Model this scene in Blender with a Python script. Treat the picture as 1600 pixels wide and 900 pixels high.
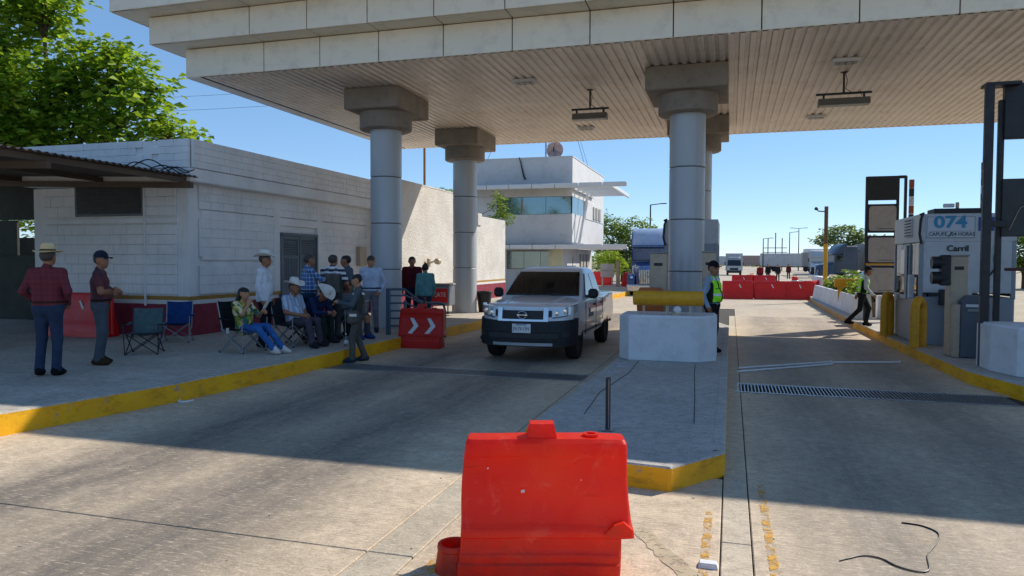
import bpy, bmesh, math, random
import numpy as np
from mathutils import Vector, Matrix
random.seed(7); RNG=np.random.RandomState(11)
S=bpy.context.scene
for o in list(bpy.data.objects): bpy.data.objects.remove(o)
COL=S.collection
R=math.radians
# ---------------------------------------------------------------- camera
CAM_H=1.9
def set_camera():
    yaw,pitch,roll=R(16.6824),R(2.0695),R(0.2)
    fw=Vector((-math.sin(yaw)*math.cos(pitch),math.cos(yaw)*math.cos(pitch),-math.sin(pitch)))
    r0=Vector((math.cos(yaw),math.sin(yaw),0)); u0=r0.cross(fw)
    r=r0*math.cos(roll)+u0*math.sin(roll); u=r.cross(fw)
    cd=bpy.data.cameras.new('camera'); cd.sensor_width=36; cd.lens=1140/1600*36; cd.clip_start=.05; cd.clip_end=6000
    co=bpy.data.objects.new('camera',cd); COL.objects.link(co)
    co.matrix_world=Matrix(((r.x,u.x,-fw.x,0),(r.y,u.y,-fw.y,0),(r.z,u.z,-fw.z,CAM_H),(0,0,0,1)))
    S.camera=co
set_camera()
# ---------------------------------------------------------------- light
SUN=Vector((.72,.85,1.0))
W=bpy.data.worlds.new('World'); S.world=W; W.use_nodes=True
nt=W.node_tree; nt.nodes.clear()
sky=nt.nodes.new('ShaderNodeTexSky'); sky.sky_type='NISHITA'; sky.sun_disc=False
sky.sun_elevation=math.atan2(SUN.z,math.hypot(SUN.x,SUN.y)); sky.sun_rotation=math.atan2(SUN.x,SUN.y)
sky.altitude=0; sky.air_density=.7; sky.dust_density=.0; sky.ozone_density=8.0
bg=nt.nodes.new('ShaderNodeBackground'); bg.inputs[1].default_value=.118
wo=nt.nodes.new('ShaderNodeOutputWorld'); gm=nt.nodes.new('ShaderNodeGamma'); gm.inputs[1].default_value=.6; hs=nt.nodes.new('ShaderNodeHueSaturation'); hs.inputs['Saturation'].default_value=1.18; nt.links.new(gm.outputs[0],hs.inputs['Color']); nt.links.new(sky.outputs[0],gm.inputs[0]); nt.links.new(hs.outputs[0],bg.inputs[0]); nt.links.new(bg.outputs[0],wo.inputs[0])
sl=bpy.data.lights.new('sun','SUN'); sl.energy=2.0; sl.angle=R(.53); sl.color=(1,.93,.83)
so=bpy.data.objects.new('sun',sl); COL.objects.link(so); so.rotation_euler=(-SUN).to_track_quat('-Z','Y').to_euler(); so.location=(20,24,30)
S.view_settings.view_transform='Standard'; S.view_settings.look='None'; S.view_settings.gamma=1; S.view_settings.exposure=1.43
S.render.engine='CYCLES'
S.cycles.max_bounces=8; S.cycles.diffuse_bounces=6
# ---------------------------------------------------------------- materials
MC={}
def srgb(c):
    if isinstance(c,str):
        c=[int(c[i:i+2],16)/255 for i in (0,2,4)]
        return tuple(x/12.92 if x<=.04045 else ((x+.055)/1.055)**2.4 for x in c)
    return tuple(c)
class NT:
    def __init__(s,name):
        s.m=bpy.data.materials.new(name); s.m.use_nodes=True; s.t=s.m.node_tree; s.b=s.t.nodes['Principled BSDF']; s.out=s.t.nodes['Material Output']
        s._pos=None
    def n(s,k,**a):
        x=s.t.nodes.new(k)
        for kk,v in a.items(): setattr(x,kk,v)
        return x
    def l(s,a,b): s.t.links.new(a,b)
    def pos(s,scale=(1,1,1)):
        if s._pos is None: s._pos=s.n('ShaderNodeNewGeometry').outputs['Position']
        if scale==(1,1,1): return s._pos
        v=s.n('ShaderNodeVectorMath',operation='MULTIPLY'); s.l(s._pos,v.inputs[0]); v.inputs[1].default_value=scale; return v.outputs[0]
    def noise(s,scale,detail=4,rough=.55,v=None,dist=0):
        x=s.n('ShaderNodeTexNoise'); x.inputs['Scale'].default_value=scale; x.inputs['Detail'].default_value=detail; x.inputs['Roughness'].default_value=rough; x.inputs['Distortion'].default_value=dist
        s.l(v if v is not None else s.pos(),x.inputs['Vector']); return x.outputs['Fac']
    def ramp(s,fac,stops):
        x=s.n('ShaderNodeValToRGB'); e=x.color_ramp.elements
        while len(e)<len(stops): e.new(.5)
        for i,(p,c) in enumerate(stops):
            e[i].position=p; e[i].color=(c,c,c,1) if isinstance(c,(int,float)) else (*c[:3],1)
        s.l(fac,x.inputs[0]); return x.outputs[0]
    def mix(s,f,a,b,mode='MIX'):
        x=s.n('ShaderNodeMix',data_type='RGBA',blend_type=mode)
        for sock,v in ((x.inputs[0],f),(x.inputs[6],a),(x.inputs[7],b)):
            if hasattr(v,'is_linked') or hasattr(v,'links'): s.l(v,sock)
            elif isinstance(v,(int,float)): sock.default_value=v
            else: sock.default_value=(*v[:3],1)
        return x.outputs[2]
    def math(s,op,a,b=0.0,c=None):
        x=s.n('ShaderNodeMath',operation=op)
        for i,v in enumerate((a,b,c)):
            if v is None: continue
            if isinstance(v,(int,float)): x.inputs[i].default_value=v
            else: s.l(v,x.inputs[i])
        return x.outputs[0]
    def bump(s,h,strength=.3,dist=.01):
        x=s.n('ShaderNodeBump'); x.inputs['Strength'].default_value=strength; x.inputs['Distance'].default_value=dist
        s.l(h,x.inputs['Height']); s.l(x.outputs[0],s.b.inputs['Normal'])
    def sep(s):
        x=s.n('ShaderNodeSeparateXYZ'); s.l(s.pos(),x.inputs[0]); return x.outputs
def mat(name,col,rough=.6,metal=0,var=.14,scale=2.5,bump=0,bs=60,bd=.004,dirt=None,spec=.5,coat=0,dirtamt=.5):
    if name in MC: return MC[name]
    c=srgb(col); N=NT(name); b=N.b
    f=N.noise(scale,5,.6)
    base=N.mix(N.ramp(f,[(.3,0.),(.7,1.)]),tuple(x*(1-var) for x in c),tuple(min(1,x*(1+var)) for x in c))
    if dirt is not None:
        d=N.ramp(N.noise(scale*2.7,6,.7),[(.5,0.),(.72,dirtamt)]); base=N.mix(d,base,srgb(dirt))
    N.l(base,b.inputs['Base Color'])
    r=N.ramp(N.noise(scale*4,3),[(.3,max(0,rough-.08)),(.7,min(1,rough+.1))]); N.l(r,b.inputs['Roughness'])
    b.inputs['Metallic'].default_value=metal; b.inputs['Specular IOR Level'].default_value=spec
    b.inputs['Coat Weight'].default_value=coat; b.inputs['Coat Roughness'].default_value=.06
    if bump: N.bump(N.noise(bs,4,.6),bump,bd)
    MC[name]=N.m; return N.m
def cloth(col,rough=.85):
    return mat('cloth_'+(col if isinstance(col,str) else '%.2f%.2f%.2f'%col),col,rough,var=.2,scale=9,bump=.6,bs=16,bd=.03,spec=.2)
def m_plaid(name,a,b,sc=34):
    if name in MC: return MC[name]
    N=NT(name); g=N.n('ShaderNodeTexCoord').outputs['Object']
    sp=N.n('ShaderNodeSeparateXYZ'); N.l(g,sp.inputs[0])
    f1=N.math('GREATER_THAN',N.math('SINE',N.math('MULTIPLY',sp.outputs[2],sc*2.6)),.55)
    f2=N.math('GREATER_THAN',N.math('SINE',N.math('MULTIPLY',N.math('ADD',sp.outputs[0],sp.outputs[1]),sc*2.6)),.55)
    f=N.math('MULTIPLY',N.math('ADD',f1,f2),.45)
    N.l(N.mix(f,srgb(a),srgb(b)),N.b.inputs['Base Color']); N.b.inputs['Roughness'].default_value=.85
    N.bump(N.noise(16),.5,.02); MC[name]=N.m; return N.m
def m_stripe(name,a,b,sc=60,axis=2):
    if name in MC: return MC[name]
    N=NT(name); g=N.n('ShaderNodeTexCoord').outputs['Object']
    sp=N.n('ShaderNodeSeparateXYZ'); N.l(g,sp.inputs[0])
    f1=N.math('GREATER_THAN',N.math('SINE',N.math('MULTIPLY',sp.outputs[axis],sc*2.6)),.0)
    N.l(N.mix(f1,srgb(a),srgb(b)),N.b.inputs['Base Color']); N.b.inputs['Roughness'].default_value=.85
    MC[name]=N.m; return N.m
def m_floral(name,cols,sc=14):
    if name in MC: return MC[name]
    N=NT(name); v=N.n('ShaderNodeTexVoronoi'); v.inputs['Scale'].default_value=sc; N.l(N.n('ShaderNodeTexCoord').outputs['Object'],v.inputs['Vector'])
    sp=N.n('ShaderNodeSeparateColor'); N.l(v.outputs['Color'],sp.inputs[0])
    st=[(i/len(cols),srgb(c)) for i,c in enumerate(cols)]
    r=N.n('ShaderNodeValToRGB'); r.color_ramp.interpolation='CONSTANT'; e=r.color_ramp.elements
    while len(e)<len(st): e.new(.5)
    for i,(p,c) in enumerate(st): e[i].position=p; e[i].color=(*c,1)
    N.l(sp.outputs[0],r.inputs[0]); N.l(r.outputs[0],N.b.inputs['Base Color']); N.b.inputs['Roughness'].default_value=.85
    N.bump(N.noise(16),.5,.02); MC[name]=N.m; return N.m
def m_road(name,light,dark,tine=1.0,lanes=()):
    # broom-tined concrete with wheel-path grime; lanes = list of x centres of wheel tracks
    N=NT(name); b=N.b; x,y,z=N.sep()
    big=N.noise(.35,6,.6); fine=N.noise(9,8,.72); mid=N.noise(2.2,6,.65,dist=.4)
    c=N.mix(N.ramp(big,[(.32,0.),(.68,1.)]),srgb(dark),srgb(light))
    c=N.mix(N.ramp(mid,[(.35,.55),(.62,0.)]),c,tuple(q*.72 for q in srgb(dark)))
    c=N.mix(N.ramp(fine,[(.32,.6),(.56,0.)]),c,tuple(q*.5 for q in srgb(dark)))
    c=N.mix(N.ramp(N.noise(48,6,.85),[(.5,0.),(.64,.6)]),c,tuple(min(1,q*1.25) for q in srgb(light)))
    oil=N.ramp(N.noise(.9,5,.7,dist=1.2),[(.66,0.),(.74,.55)]); c=N.mix(oil,c,srgb('4a443c'))
    for lx,wd,am in lanes:
        d=N.math('ABSOLUTE',N.math('SUBTRACT',N.math('ADD',x,N.math('MULTIPLY',N.noise(.5,2),.5)),lx+.25))
        f=N.ramp(N.math('DIVIDE',d,wd),[(.15,1.),(1.,0.)])
        streak=N.ramp(N.noise(1.0,6,.75,v=N.pos((3.2,.6,1))),[(.3,0.),(.7,1.)])
        f=N.math('MULTIPLY',N.math('MULTIPLY',f,N.math('MULTIPLY_ADD',streak,.5,.38)),am)
        c=N.mix(f,c,srgb('3e3f42'))
    spk=N.ramp(N.noise(60,4,.75),[(.6,0.),(.66,.75)]); c=N.mix(spk,c,srgb('3a352f'))
    gv=N.noise(1.0,4,.7,v=N.pos((9,52,1))); c=N.mix(N.ramp(gv,[(.30,.62),(.44,0.)]),c,tuple(q*.42 for q in srgb(dark))); c=N.mix(N.ramp(gv,[(.55,0.),(.72,.55)]),c,tuple(min(1,q*1.35) for q in srgb(light)))
    wv=N.math('SINE',N.math('MULTIPLY',N.math('ADD',y,N.math('MULTIPLY',N.noise(3,2),.02)),2*math.pi/.045))
    msk=N.ramp(N.noise(.8,4,.6,v=N.pos((1,1.6,1))),[(.48,0.),(.7,.9)])
    brk=N.ramp(N.noise(1.0,5,.75,v=N.pos((7,30,1))),[(.4,0.),(.58,1.)]); msk=N.math('MULTIPLY',msk,brk)
    tin=N.math('MULTIPLY',N.math('MULTIPLY',wv,msk),tine)
    c=N.mix(N.math('MULTIPLY',N.ramp(wv,[(.0,.7),(.5,0.)]),msk) if tine else 0.,c,tuple(q*.45 for q in srgb(dark)))
    N.l(c,b.inputs['Base Color'])
    N.l(N.ramp(mid,[(.3,.62),(.7,.9)]),b.inputs['Roughness'])
    h=N.math('ADD',N.math('MULTIPLY',tin,.35),N.math('ADD',N.math('MULTIPLY',fine,1.1),N.math('MULTIPLY',N.noise(70,3),.5)))
    N.bump(h,.55,.006); MC[name]=N.m; return N.m
def m_kerb():
    N=NT('kerb_yellow'); b=N.b
    c=N.mix(N.ramp(N.noise(1.3,6,.65),[(.3,0.),(.7,1.)]),srgb('e09c02'),srgb('f7ba08'))
    c=N.mix(N.ramp(N.noise(6,8,.7),[(.60,0.),(.68,.7)]),c,srgb('9a8f7c'))
    c=N.mix(N.ramp(N.noise(3,6,.7,v=N.pos((1,1,3))),[(.52,0.),(.75,.6)]),c,srgb('7a5a14'))
    N.l(c,b.inputs['Base Color']); b.inputs['Roughness'].default_value=.7; N.bump(N.noise(25,5,.6),.5,.008); MC['kerb_yellow']=N.m; return N.m
def m_building(name,stucco=False,zr=1.03):
    # painted wall: white above, gold stripe, white stripe, wine-red plinth (bands of paint by height)
    N=NT(name); b=N.b; x,y,z=N.sep()
    zz=N.math('ADD',z,N.math('MULTIPLY',N.math('SUBTRACT',N.noise(6,2),.5),.012))
    wht=N.mix(N.ramp(N.noise(1.1,6,.65),[(.3,0.),(.7,1.)]),srgb('d6d7d8') if not stucco else srgb('c4beb4'),srgb('ebecec') if not stucco else srgb('dcd7cd'))
    wht=N.mix(N.ramp(N.noise(1.0,7,.75,v=N.pos((3,3,.35))),[(.55,0.),(.8,.35)]),wht,srgb('8f8c88'))
    red=N.mix(N.ramp(N.noise(3,6,.7),[(.4,0.),(.75,1.)]),srgb('7d1a2c'),srgb('93344a'))
    gold=srgb('a8813a')
    c=N.mix(N.math('GREATER_THAN',zz,zr-.09),red,srgb('d5d3d0'))
    c=N.mix(N.math('GREATER_THAN',zz,zr),c,gold)
    c=N.mix(N.math('GREATER_THAN',zz,zr+.085),c,wht)
    N.l(c,b.inputs['Base Color']); b.inputs['Roughness'].default_value=.8
    if stucco:
        v=N.n('ShaderNodeTexVoronoi'); v.inputs['Scale'].default_value=16; v.feature='SMOOTH_F1'; N.l(N.mix(.12,N.pos(),N.noise(14,4),'ADD'),v.inputs['Vector'])
        N.bump(N.math('ADD',N.math('MULTIPLY',v.outputs['Distance'],1.0),N.math('MULTIPLY',N.noise(40,5,.7),.9)),.6,.03)
    else: N.bump(N.math('ADD',N.noise(7,5,.6),N.math('MULTIPLY',N.noise(45,4),.5)),.35,.02)
    MC[name]=N.m; return N.m
def m_leaf(name,a,b,c,trans=.45):
    N=NT(name); bb=N.b
    rnd=N.n('ShaderNodeNewGeometry').outputs['Random Per Island']
    col=N.ramp(rnd,[(0.,srgb(a)),(.55,srgb(b)),(1.,srgb(c))])
    N.l(col,bb.inputs['Base Color']); bb.inputs['Roughness'].default_value=.45; bb.inputs['Specular IOR Level'].default_value=.35
    tr=N.n('ShaderNodeBsdfTranslucent'); N.l(N.mix(.5,col,srgb('b5c92e'),'MIX'),tr.inputs['Color'])
    ms=N.n('ShaderNodeMixShader'); ms.inputs[0].default_value=trans; N.l(bb.outputs[0],ms.inputs[1]); N.l(tr.outputs[0],ms.inputs[2]); N.l(ms.outputs[0],N.out.inputs[0])
    MC[name]=N.m; return N.m
def m_glass(name,col,rough=.04,spec=.8):
    N=NT(name); b=N.b; b.inputs['Base Color'].default_value=(*srgb(col),1); b.inputs['Roughness'].default_value=rough; b.inputs['Specular IOR Level'].default_value=spec; b.inputs['IOR'].default_value=1.52
    b.inputs['Coat Weight'].default_value=.15; b.inputs['Coat Roughness'].default_value=.02
    N.bump(N.noise(1.2,2),.03,.02); MC[name]=N.m; return N.m
def m_clear(name,tint='dfeaea'):
    N=NT(name); b=N.b
    tr=N.n('ShaderNodeBsdfTransparent'); tr.inputs[0].default_value=(*srgb(tint),1)
    gl=N.n('ShaderNodeBsdfGlossy'); gl.inputs['Roughness'].default_value=.02
    fr=N.n('ShaderNodeFresnel'); fr.inputs[0].default_value=1.5
    ms=N.n('ShaderNodeMixShader'); N.l(N.math('ADD',fr.outputs[0],.06),ms.inputs[0]); N.l(tr.outputs[0],ms.inputs[1]); N.l(gl.outputs[0],ms.inputs[2]); N.l(ms.outputs[0],N.out.inputs[0])
    MC[name]=N.m; return N.m
M_road_l=m_road('lane_concrete','dcc8ac','b8a58b',.8,lanes=((-5.5,.95,.95),(-3.65,.95,.9),(-4.5,2.0,.55)))
M_road_r=m_road('lane_concrete_right','dcc8ac','b8a58b',.8,lanes=((1.0,.85,.65),(2.6,.85,.7),(1.8,1.6,.42)))
M_road_f=m_road('far_concrete','cbbda6','ab9b84',.0)
M_walk=m_road('sidewalk_concrete','c4bcae','a49b8e',.0)
M_isl=m_road('island_concrete','c2bdb4','a09b93',.0)
M_ground=m_road('ground_soil','b7a88c','95856b',.0)
M_kerb=m_kerb()
M_kerb_old=mat('kerb_worn','b9935a',.85,var=.25,scale=3,bump=.5,bs=20,bd=.01,dirt='8a8378',dirtamt=.8)
M_block=m_building('painted_block'); M_stucco=m_building('stucco_wall',True,1.0)
M_white=mat('white_paint','d9dadb',.65,var=.06,scale=1.5,bump=.15,bs=30,dirt='8d8c8a',dirtamt=.35)
M_whiteblock=mat('white_barrier_paint','d3d5d8',.7,var=.08,scale=2,bump=.3,bs=22,bd=.006,dirt='8a8b8d',dirtamt=.28)
M_fascia=mat('fascia_panel','ece2cc',.5,var=.05,scale=.8,dirt='aaa394',dirtamt=.4)
M_fdark=mat('fascia_joint','4b4a48',.7)
M_soffit=mat('soffit_sheet','e0d4c6',.42,metal=.05,var=.08,scale=.6,dirt='ad9a84',dirtamt=.45)
M_conc=mat('raw_concrete','8e857a',.85,var=.15,scale=2,bump=.4,bs=25,bd=.01,dirt='645d55',dirtamt=.5)
M_col=mat('column_cladding','b0b6bb',.42,metal=.15,var=.03,scale=.35,spec=.5)
M_red=mat('red_plastic','d8241a',.42,var=.1,scale=3,bump=.15,bs=12,bd=.01,dirt='7d1c14',dirtamt=.35)
def m_barrier():
    N=NT('faded_barrier_plastic'); b=N.b; x,y,z=N.sep()
    c=N.mix(N.ramp(N.noise(1.6,5,.6),[(.35,0.),(.68,1.)]),srgb('d81f0e'),srgb('ee4a22'))
    c=N.mix(N.ramp(N.noise(5,6,.75,dist=.8),[(.56,0.),(.72,.5)]),c,srgb('f08a66'))
    c=N.mix(N.ramp(N.noise(1.0,5,.8,v=N.pos((9,9,1.2))),[(.6,0.),(.8,.45)]),c,srgb('8a1c10'))
    sc=N.ramp(N.noise(1.0,3,.6,v=N.pos((2.2,2.2,34))),[(.63,0.),(.68,.5)]); sc=N.math('MULTIPLY',sc,N.ramp(N.noise(2.4,3),[(.5,0.),(.62,1.)])); c=N.mix(sc,c,srgb('4a1510'))
    low=N.math('MULTIPLY',N.ramp(z,[(.02,1.),(.3,0.)]),N.ramp(N.noise(7,6,.7),[(.4,0.),(.62,.8)])); c=N.mix(low,c,srgb('5a3a2c'))
    spk=N.ramp(N.noise(55,2),[(.72,0.),(.75,.8)]); c=N.mix(spk,c,srgb('3a1a14'))
    N.l(c,b.inputs['Base Color']); N.l(N.ramp(N.noise(6,4),[(.3,.36),(.7,.6)]),b.inputs['Roughness'])
    N.bump(N.math('ADD',N.math('MULTIPLY',N.noise(4,3),1.4),N.math('MULTIPLY',N.noise(60,3),.12)),.35,.02); MC['faded_barrier_plastic']=N.m; return N.m
M_orange=m_barrier()
_unused=(lambda *a,**k:None)('orange_red_plastic','e42a12',.4,var=.12,scale=2.5,bump=.2,bs=10,bd=.012,dirt='8e2416',dirtamt=.5)
def translucent(m,col,f):
    t=m.node_tree; b=t.nodes['Principled BSDF']; o=t.nodes['Material Output']; tr=t.nodes.new('ShaderNodeBsdfTranslucent'); tr.inputs[0].default_value=(*srgb(col),1); ms=t.nodes.new('ShaderNodeMixShader'); ms.inputs[0].default_value=f
    t.links.new(b.outputs[0],ms.inputs[1]); t.links.new(tr.outputs[0],ms.inputs[2]); t.links.new(ms.outputs[0],o.inputs[0])
translucent(M_red,'e02a12',.3); translucent(M_orange,'ff3a14',.42)
M_yel=mat('yellow_paint','d59a10',.5,var=.1,scale=4,dirt='8a6212',dirtamt=.4)
M_yline=mat('road_yellow','c9973a',.85,var=.15,scale=8)
M_black=mat('black_paint','1b1d20',.5,var=.2,dirt='37383a',dirtamt=.3)
M_dark=mat('dark_grey','2b2d30',.6); M_steel=mat('galv_steel','8b9094',.4,metal=.7)
M_grey=mat('booth_grey','8f99a3',.45,metal=.2,var=.05); M_beige=mat('beige_cabinet','b3a38d',.5,metal=.15,var=.06,dirt='7c7060',dirtamt=.35)
M_blueg=mat('rail_blue','3e5468',.5,var=.1); M_bluesteel=mat('door_paint','55636c',.55,var=.1,dirt='36404a',dirtamt=.4)
M_glass=m_glass('window_glass','1a2426'); M_mirror=mat('mirror_glass','7d9094',.06,metal=.8,var=.02); M_clear=m_clear('booth_glass')
M_tyre=mat('tyre_rubber','1a1a1b',.85,var=.2,bump=.2,bs=40); M_trunk=mat('bark','5a4a3b',.95,bump=.8,bs=14,bd=.03,var=.25)
M_joint=mat('joint_filler','3b362f',.95,var=.2)
M_leaf=m_leaf('almond_leaf','3c6420','66952a','b3c640',.5); M_leaf2=m_leaf('bush_leaf','3d5a26','5f7f35','86a04a',.35); M_leaf3=m_leaf('far_leaf','51663f','6d8353','8c9f6a',.3)
M_skin=mat('skin','9a684b',.55,var=.06,scale=6); M_skin2=mat('skin_light','b58264',.55,var=.06,scale=6); M_hair=mat('hair_black','15120f',.5,var=.2,bump=.6,bs=60); M_hairg=mat('hair_grey','3f3a36',.6,var=.3,bump=.6,bs=60)
M_eye=mat('eye_dark','120d0a',.3); M_lip=mat('lips','6b3a30',.5); M_straw=mat('straw','d6bd8a',.85,var=.08,scale=12,bump=.5,bs=90,bd=.004); M_felt=mat('felt_white','dedad0',.85,var=.06,scale=8)
M_refl=mat('reflective_tape','c9ccd0',.3,metal=.2); M_hivis=mat('hivis_green','9cf51a',.7,var=.08,scale=10,bump=.4,bs=16,bd=.02)
# ---------------------------------------------------------------- mesh helpers
class MB:
    def __init__(s): s.v=[]; s.f=[]; s.m=[]
    def add(s,v,f,m=0):
        o=len(s.v); s.v+= [tuple(p) for p in v]; s.f+= [tuple(i+o for i in q) for q in f]; s.m+= [m]*len(f); return s
    def box(s,c,d,b=0,m=0,rz=0,rot=None):
        hx,hy,hz=d[0]/2,d[1]/2,d[2]/2; M=rot or Matrix.Rotation(rz,3,'Z'); c=Vector(c)
        if b<=0:
            v=[Vector((sx*hx,sy*hy,sz*hz)) for sx in(-1,1) for sy in(-1,1) for sz in(-1,1)]
            f=[(0,1,3,2),(4,6,7,5),(0,4,5,1),(2,3,7,6),(0,2,6,4),(1,5,7,3)]
        else:
            v=[];ix={}
            for sx in(-1,1):
                for sy in(-1,1):
                    for sz in(-1,1):
                        for a in range(3):
                            p=[sx*(hx-b),sy*(hy-b),sz*(hz-b)]; p[a]+= (sx,sy,sz)[a]*b
                            ix[(sx,sy,sz,a)]=len(v); v.append(Vector(p))
            f=[]
            def q(*k): 
                # orient outward
                idx=[ix[t] for t in k]; cc=sum((v[i] for i in idx),Vector())/len(idx)
                n=(v[idx[1]]-v[idx[0]]).cross(v[idx[2]]-v[idx[0]])
                f.append(tuple(idx if n.dot(cc)>0 else idx[::-1]))
            for a in range(3):
                o1,o2=[i for i in range(3) if i!=a]
                for sg in(-1,1):
                    ks=[]
                    for s1,s2 in((-1,-1),(1,-1),(1,1),(-1,1)):
                        t=[0,0,0]; t[a]=sg;t[o1]=s1;t[o2]=s2; ks.append((*t,a))
                    q(*ks)
                for s1 in(-1,1):
                    for s2 in(-1,1):
                        t1=[0,0,0];t1[a]=-1;t1[o1]=s1;t1[o2]=s2;t2=list(t1);t2[a]=1
                        q((*t1,o1),(*t2,o1),(*t2,o2),(*t1,o2))
            for sx in(-1,1):
                for sy in(-1,1):
                    for sz in(-1,1): q((sx,sy,sz,0),(sx,sy,sz,1),(sx,sy,sz,2))
        return s.add([M@p+c for p in v],f,m)
    def tube(s,pts,r,n=8,m=0,cap=True,sq=1.0):
        pts=[Vector(p) for p in pts]; k=len(pts); rs=r if isinstance(r,(list,tuple)) else [r]*k
        t0=(pts[1]-pts[0]).normalized(); up=Vector((0,0,1)) if abs(t0.z)<.9 else Vector((1,0,0))
        u=t0.cross(up).normalized(); v=[];f=[]
        for i,p in enumerate(pts):
            t=(pts[min(i+1,k-1)]-pts[max(i-1,0)]).normalized(); u=(u-t*u.dot(t)).normalized(); w=t.cross(u)
            for j in range(n):
                a=2*math.pi*j/n; v.append(p+(u*math.cos(a)+w*math.sin(a)*sq)*rs[i])
        for i in range(k-1):
            for j in range(n): f.append((i*n+j,i*n+(j+1)%n,(i+1)*n+(j+1)%n,(i+1)*n+j))
        if cap: f.append(tuple(range(n))[::-1]); f.append(tuple((k-1)*n+j for j in range(n)))
        return s.add(v,f,m)
    def lathe(s,prof,n=20,m=0,c=(0,0,0),axis='Z',rot=None):
        v=[];f=[];k=len(prof); c=Vector(c)
        for r,z in prof:
            for j in range(n):
                a=2*math.pi*j/n; p=(r*math.cos(a),r*math.sin(a),z)
                if axis=='X': p=(p[2],p[0],p[1])
                elif axis=='Y': p=(p[1],p[2],p[0])
                p=Vector(p); v.append((rot@p if rot else p)+c)
        for i in range(k-1):
            for j in range(n): f.append((i*n+j,i*n+(j+1)%n,(i+1)*n+(j+1)%n,(i+1)*n+j))
        if prof[0][0]>1e-4: f.append(tuple(range(n))[::-1])
        if prof[-1][0]>1e-4: f.append(tuple((k-1)*n+j for j in range(n)))
        return s.add(v,f,m)
    def prism(s,poly,z0,z1,m=0,axis='Z',top=None):
        # poly in the plane, extruded along axis; top = other polygon at z1
        n=len(poly); P=top or poly
        def mk(p,z): return {'Z':(p[0],p[1],z),'Y':(p[0],z,p[1]),'X':(z,p[0],p[1])}[axis]
        v=[mk(p,z0) for p in poly]+[mk(p,z1) for p in P]
        a=sum(poly[i][0]*poly[(i+1)%n][1]-poly[(i+1)%n][0]*poly[i][1] for i in range(n))
        f=[tuple(range(n))[::-1],tuple(range(n,2*n))]+[(i,(i+1)%n,n+(i+1)%n,n+i) for i in range(n)]
        flip=(a<0)!=(axis=='Y')!=(z1<z0)
        if flip: f=[q[::-1] for q in f]
        return s.add(v,f,m)
    def grid(s,fn,nu,nv,m=0,flip=False,wrap=False):
        v=[fn(i/nu,j/nv) for j in range(nv+1) for i in range(nu+1)]
        f=[]
        for j in range(nv):
            for i in range(nu):
                q=(j*(nu+1)+i,j*(nu+1)+i+1,(j+1)*(nu+1)+i+1,(j+1)*(nu+1)+i); f.append(q[::-1] if flip else q)
        return s.add(v,f,m)
    def mesh(s,name,mats,smooth=30,off=None):
        me=bpy.data.meshes.new(name)
        v=s.v if off is None else [(p[0]-off[0],p[1]-off[1],p[2]-off[2]) for p in s.v]
        me.from_pydata(v,[],s.f)
        mats=mats if isinstance(mats,(list,tuple)) else [mats]
        for x in mats: me.materials.append(x)
        if len(mats)>1: me.polygons.foreach_set('material_index',s.m)
        if smooth: 
            me.polygons.foreach_set('use_smooth',[True]*len(me.polygons)); me.set_sharp_from_angle(angle=R(smooth))
        me.update(); return me
    def build(s,name,mats,parent=None,world=False,smooth=30,loc=None,label=None,kind=None):
        off=None
        if world and parent is not None: off=wloc(parent)
        o=bpy.data.objects.new(name,s.mesh(name,mats,smooth,off)); COL.objects.link(o)
        if parent is not None: o.parent=parent
        if loc: o.location=loc
        if label: o['label']=label
        if kind: o['kind']=kind
        return o
WL={}
def wloc(o):
    p=Vector((0,0,0))
    while o is not None: p+=o.location; o=o.parent
    return p
def thing(name,label,cat,loc=(0,0,0),rz=0,group=None):
    o=bpy.data.objects.new(name,None); COL.objects.link(o); o.location=loc; o.rotation_euler=(0,0,rz); o.empty_display_size=.2
    o['label']=label; o['category']=cat
    if group: o['group']=group
    return o
def tag(o,label,cat,group=None):
    o['label']=label; o['category']=cat
    if group: o['group']=group
    return o
def struct(o): o['kind']='structure'; return o
def inst(mesh,name,parent,loc,rz=0,scale=None):
    o=bpy.data.objects.new(name,mesh); COL.objects.link(o); o.parent=parent; o.location=loc
    if rz: o.rotation_euler=(0,0,rz)
    if scale: o.scale=scale
    return o
def dup(root,loc,rz=None,label=None):
    def rec(o,p):
        c=o.copy(); COL.objects.link(c); c.parent=p
        for ch in KIDS(o): rec(ch,c)
        return c
    r=rec(root,None); r.location=loc
    if rz is not None: r.rotation_euler=(0,0,rz)
    if label: r['label']=label
    return r
def KIDS(o): return [x for x in COL.objects if x.parent==o]
def text(body,size,loc,rot,m,parent,ext=.003,name='lettering',align='CENTER',sx=1,bold=0):
    cu=bpy.data.curves.new(name,'FONT'); cu.body=body; cu.size=size; cu.extrude=ext; cu.offset=bold; cu.align_x=align; cu.align_y='CENTER'
    t=bpy.data.objects.new(name,cu); me=bpy.data.meshes.new_from_object(t); bpy.data.objects.remove(t); me.materials.clear(); me.materials.append(m)
    o=bpy.data.objects.new(name,me); COL.objects.link(o); o.parent=parent; o.location=loc; o.rotation_euler=rot; o.scale=(sx,1,1); return o
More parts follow.
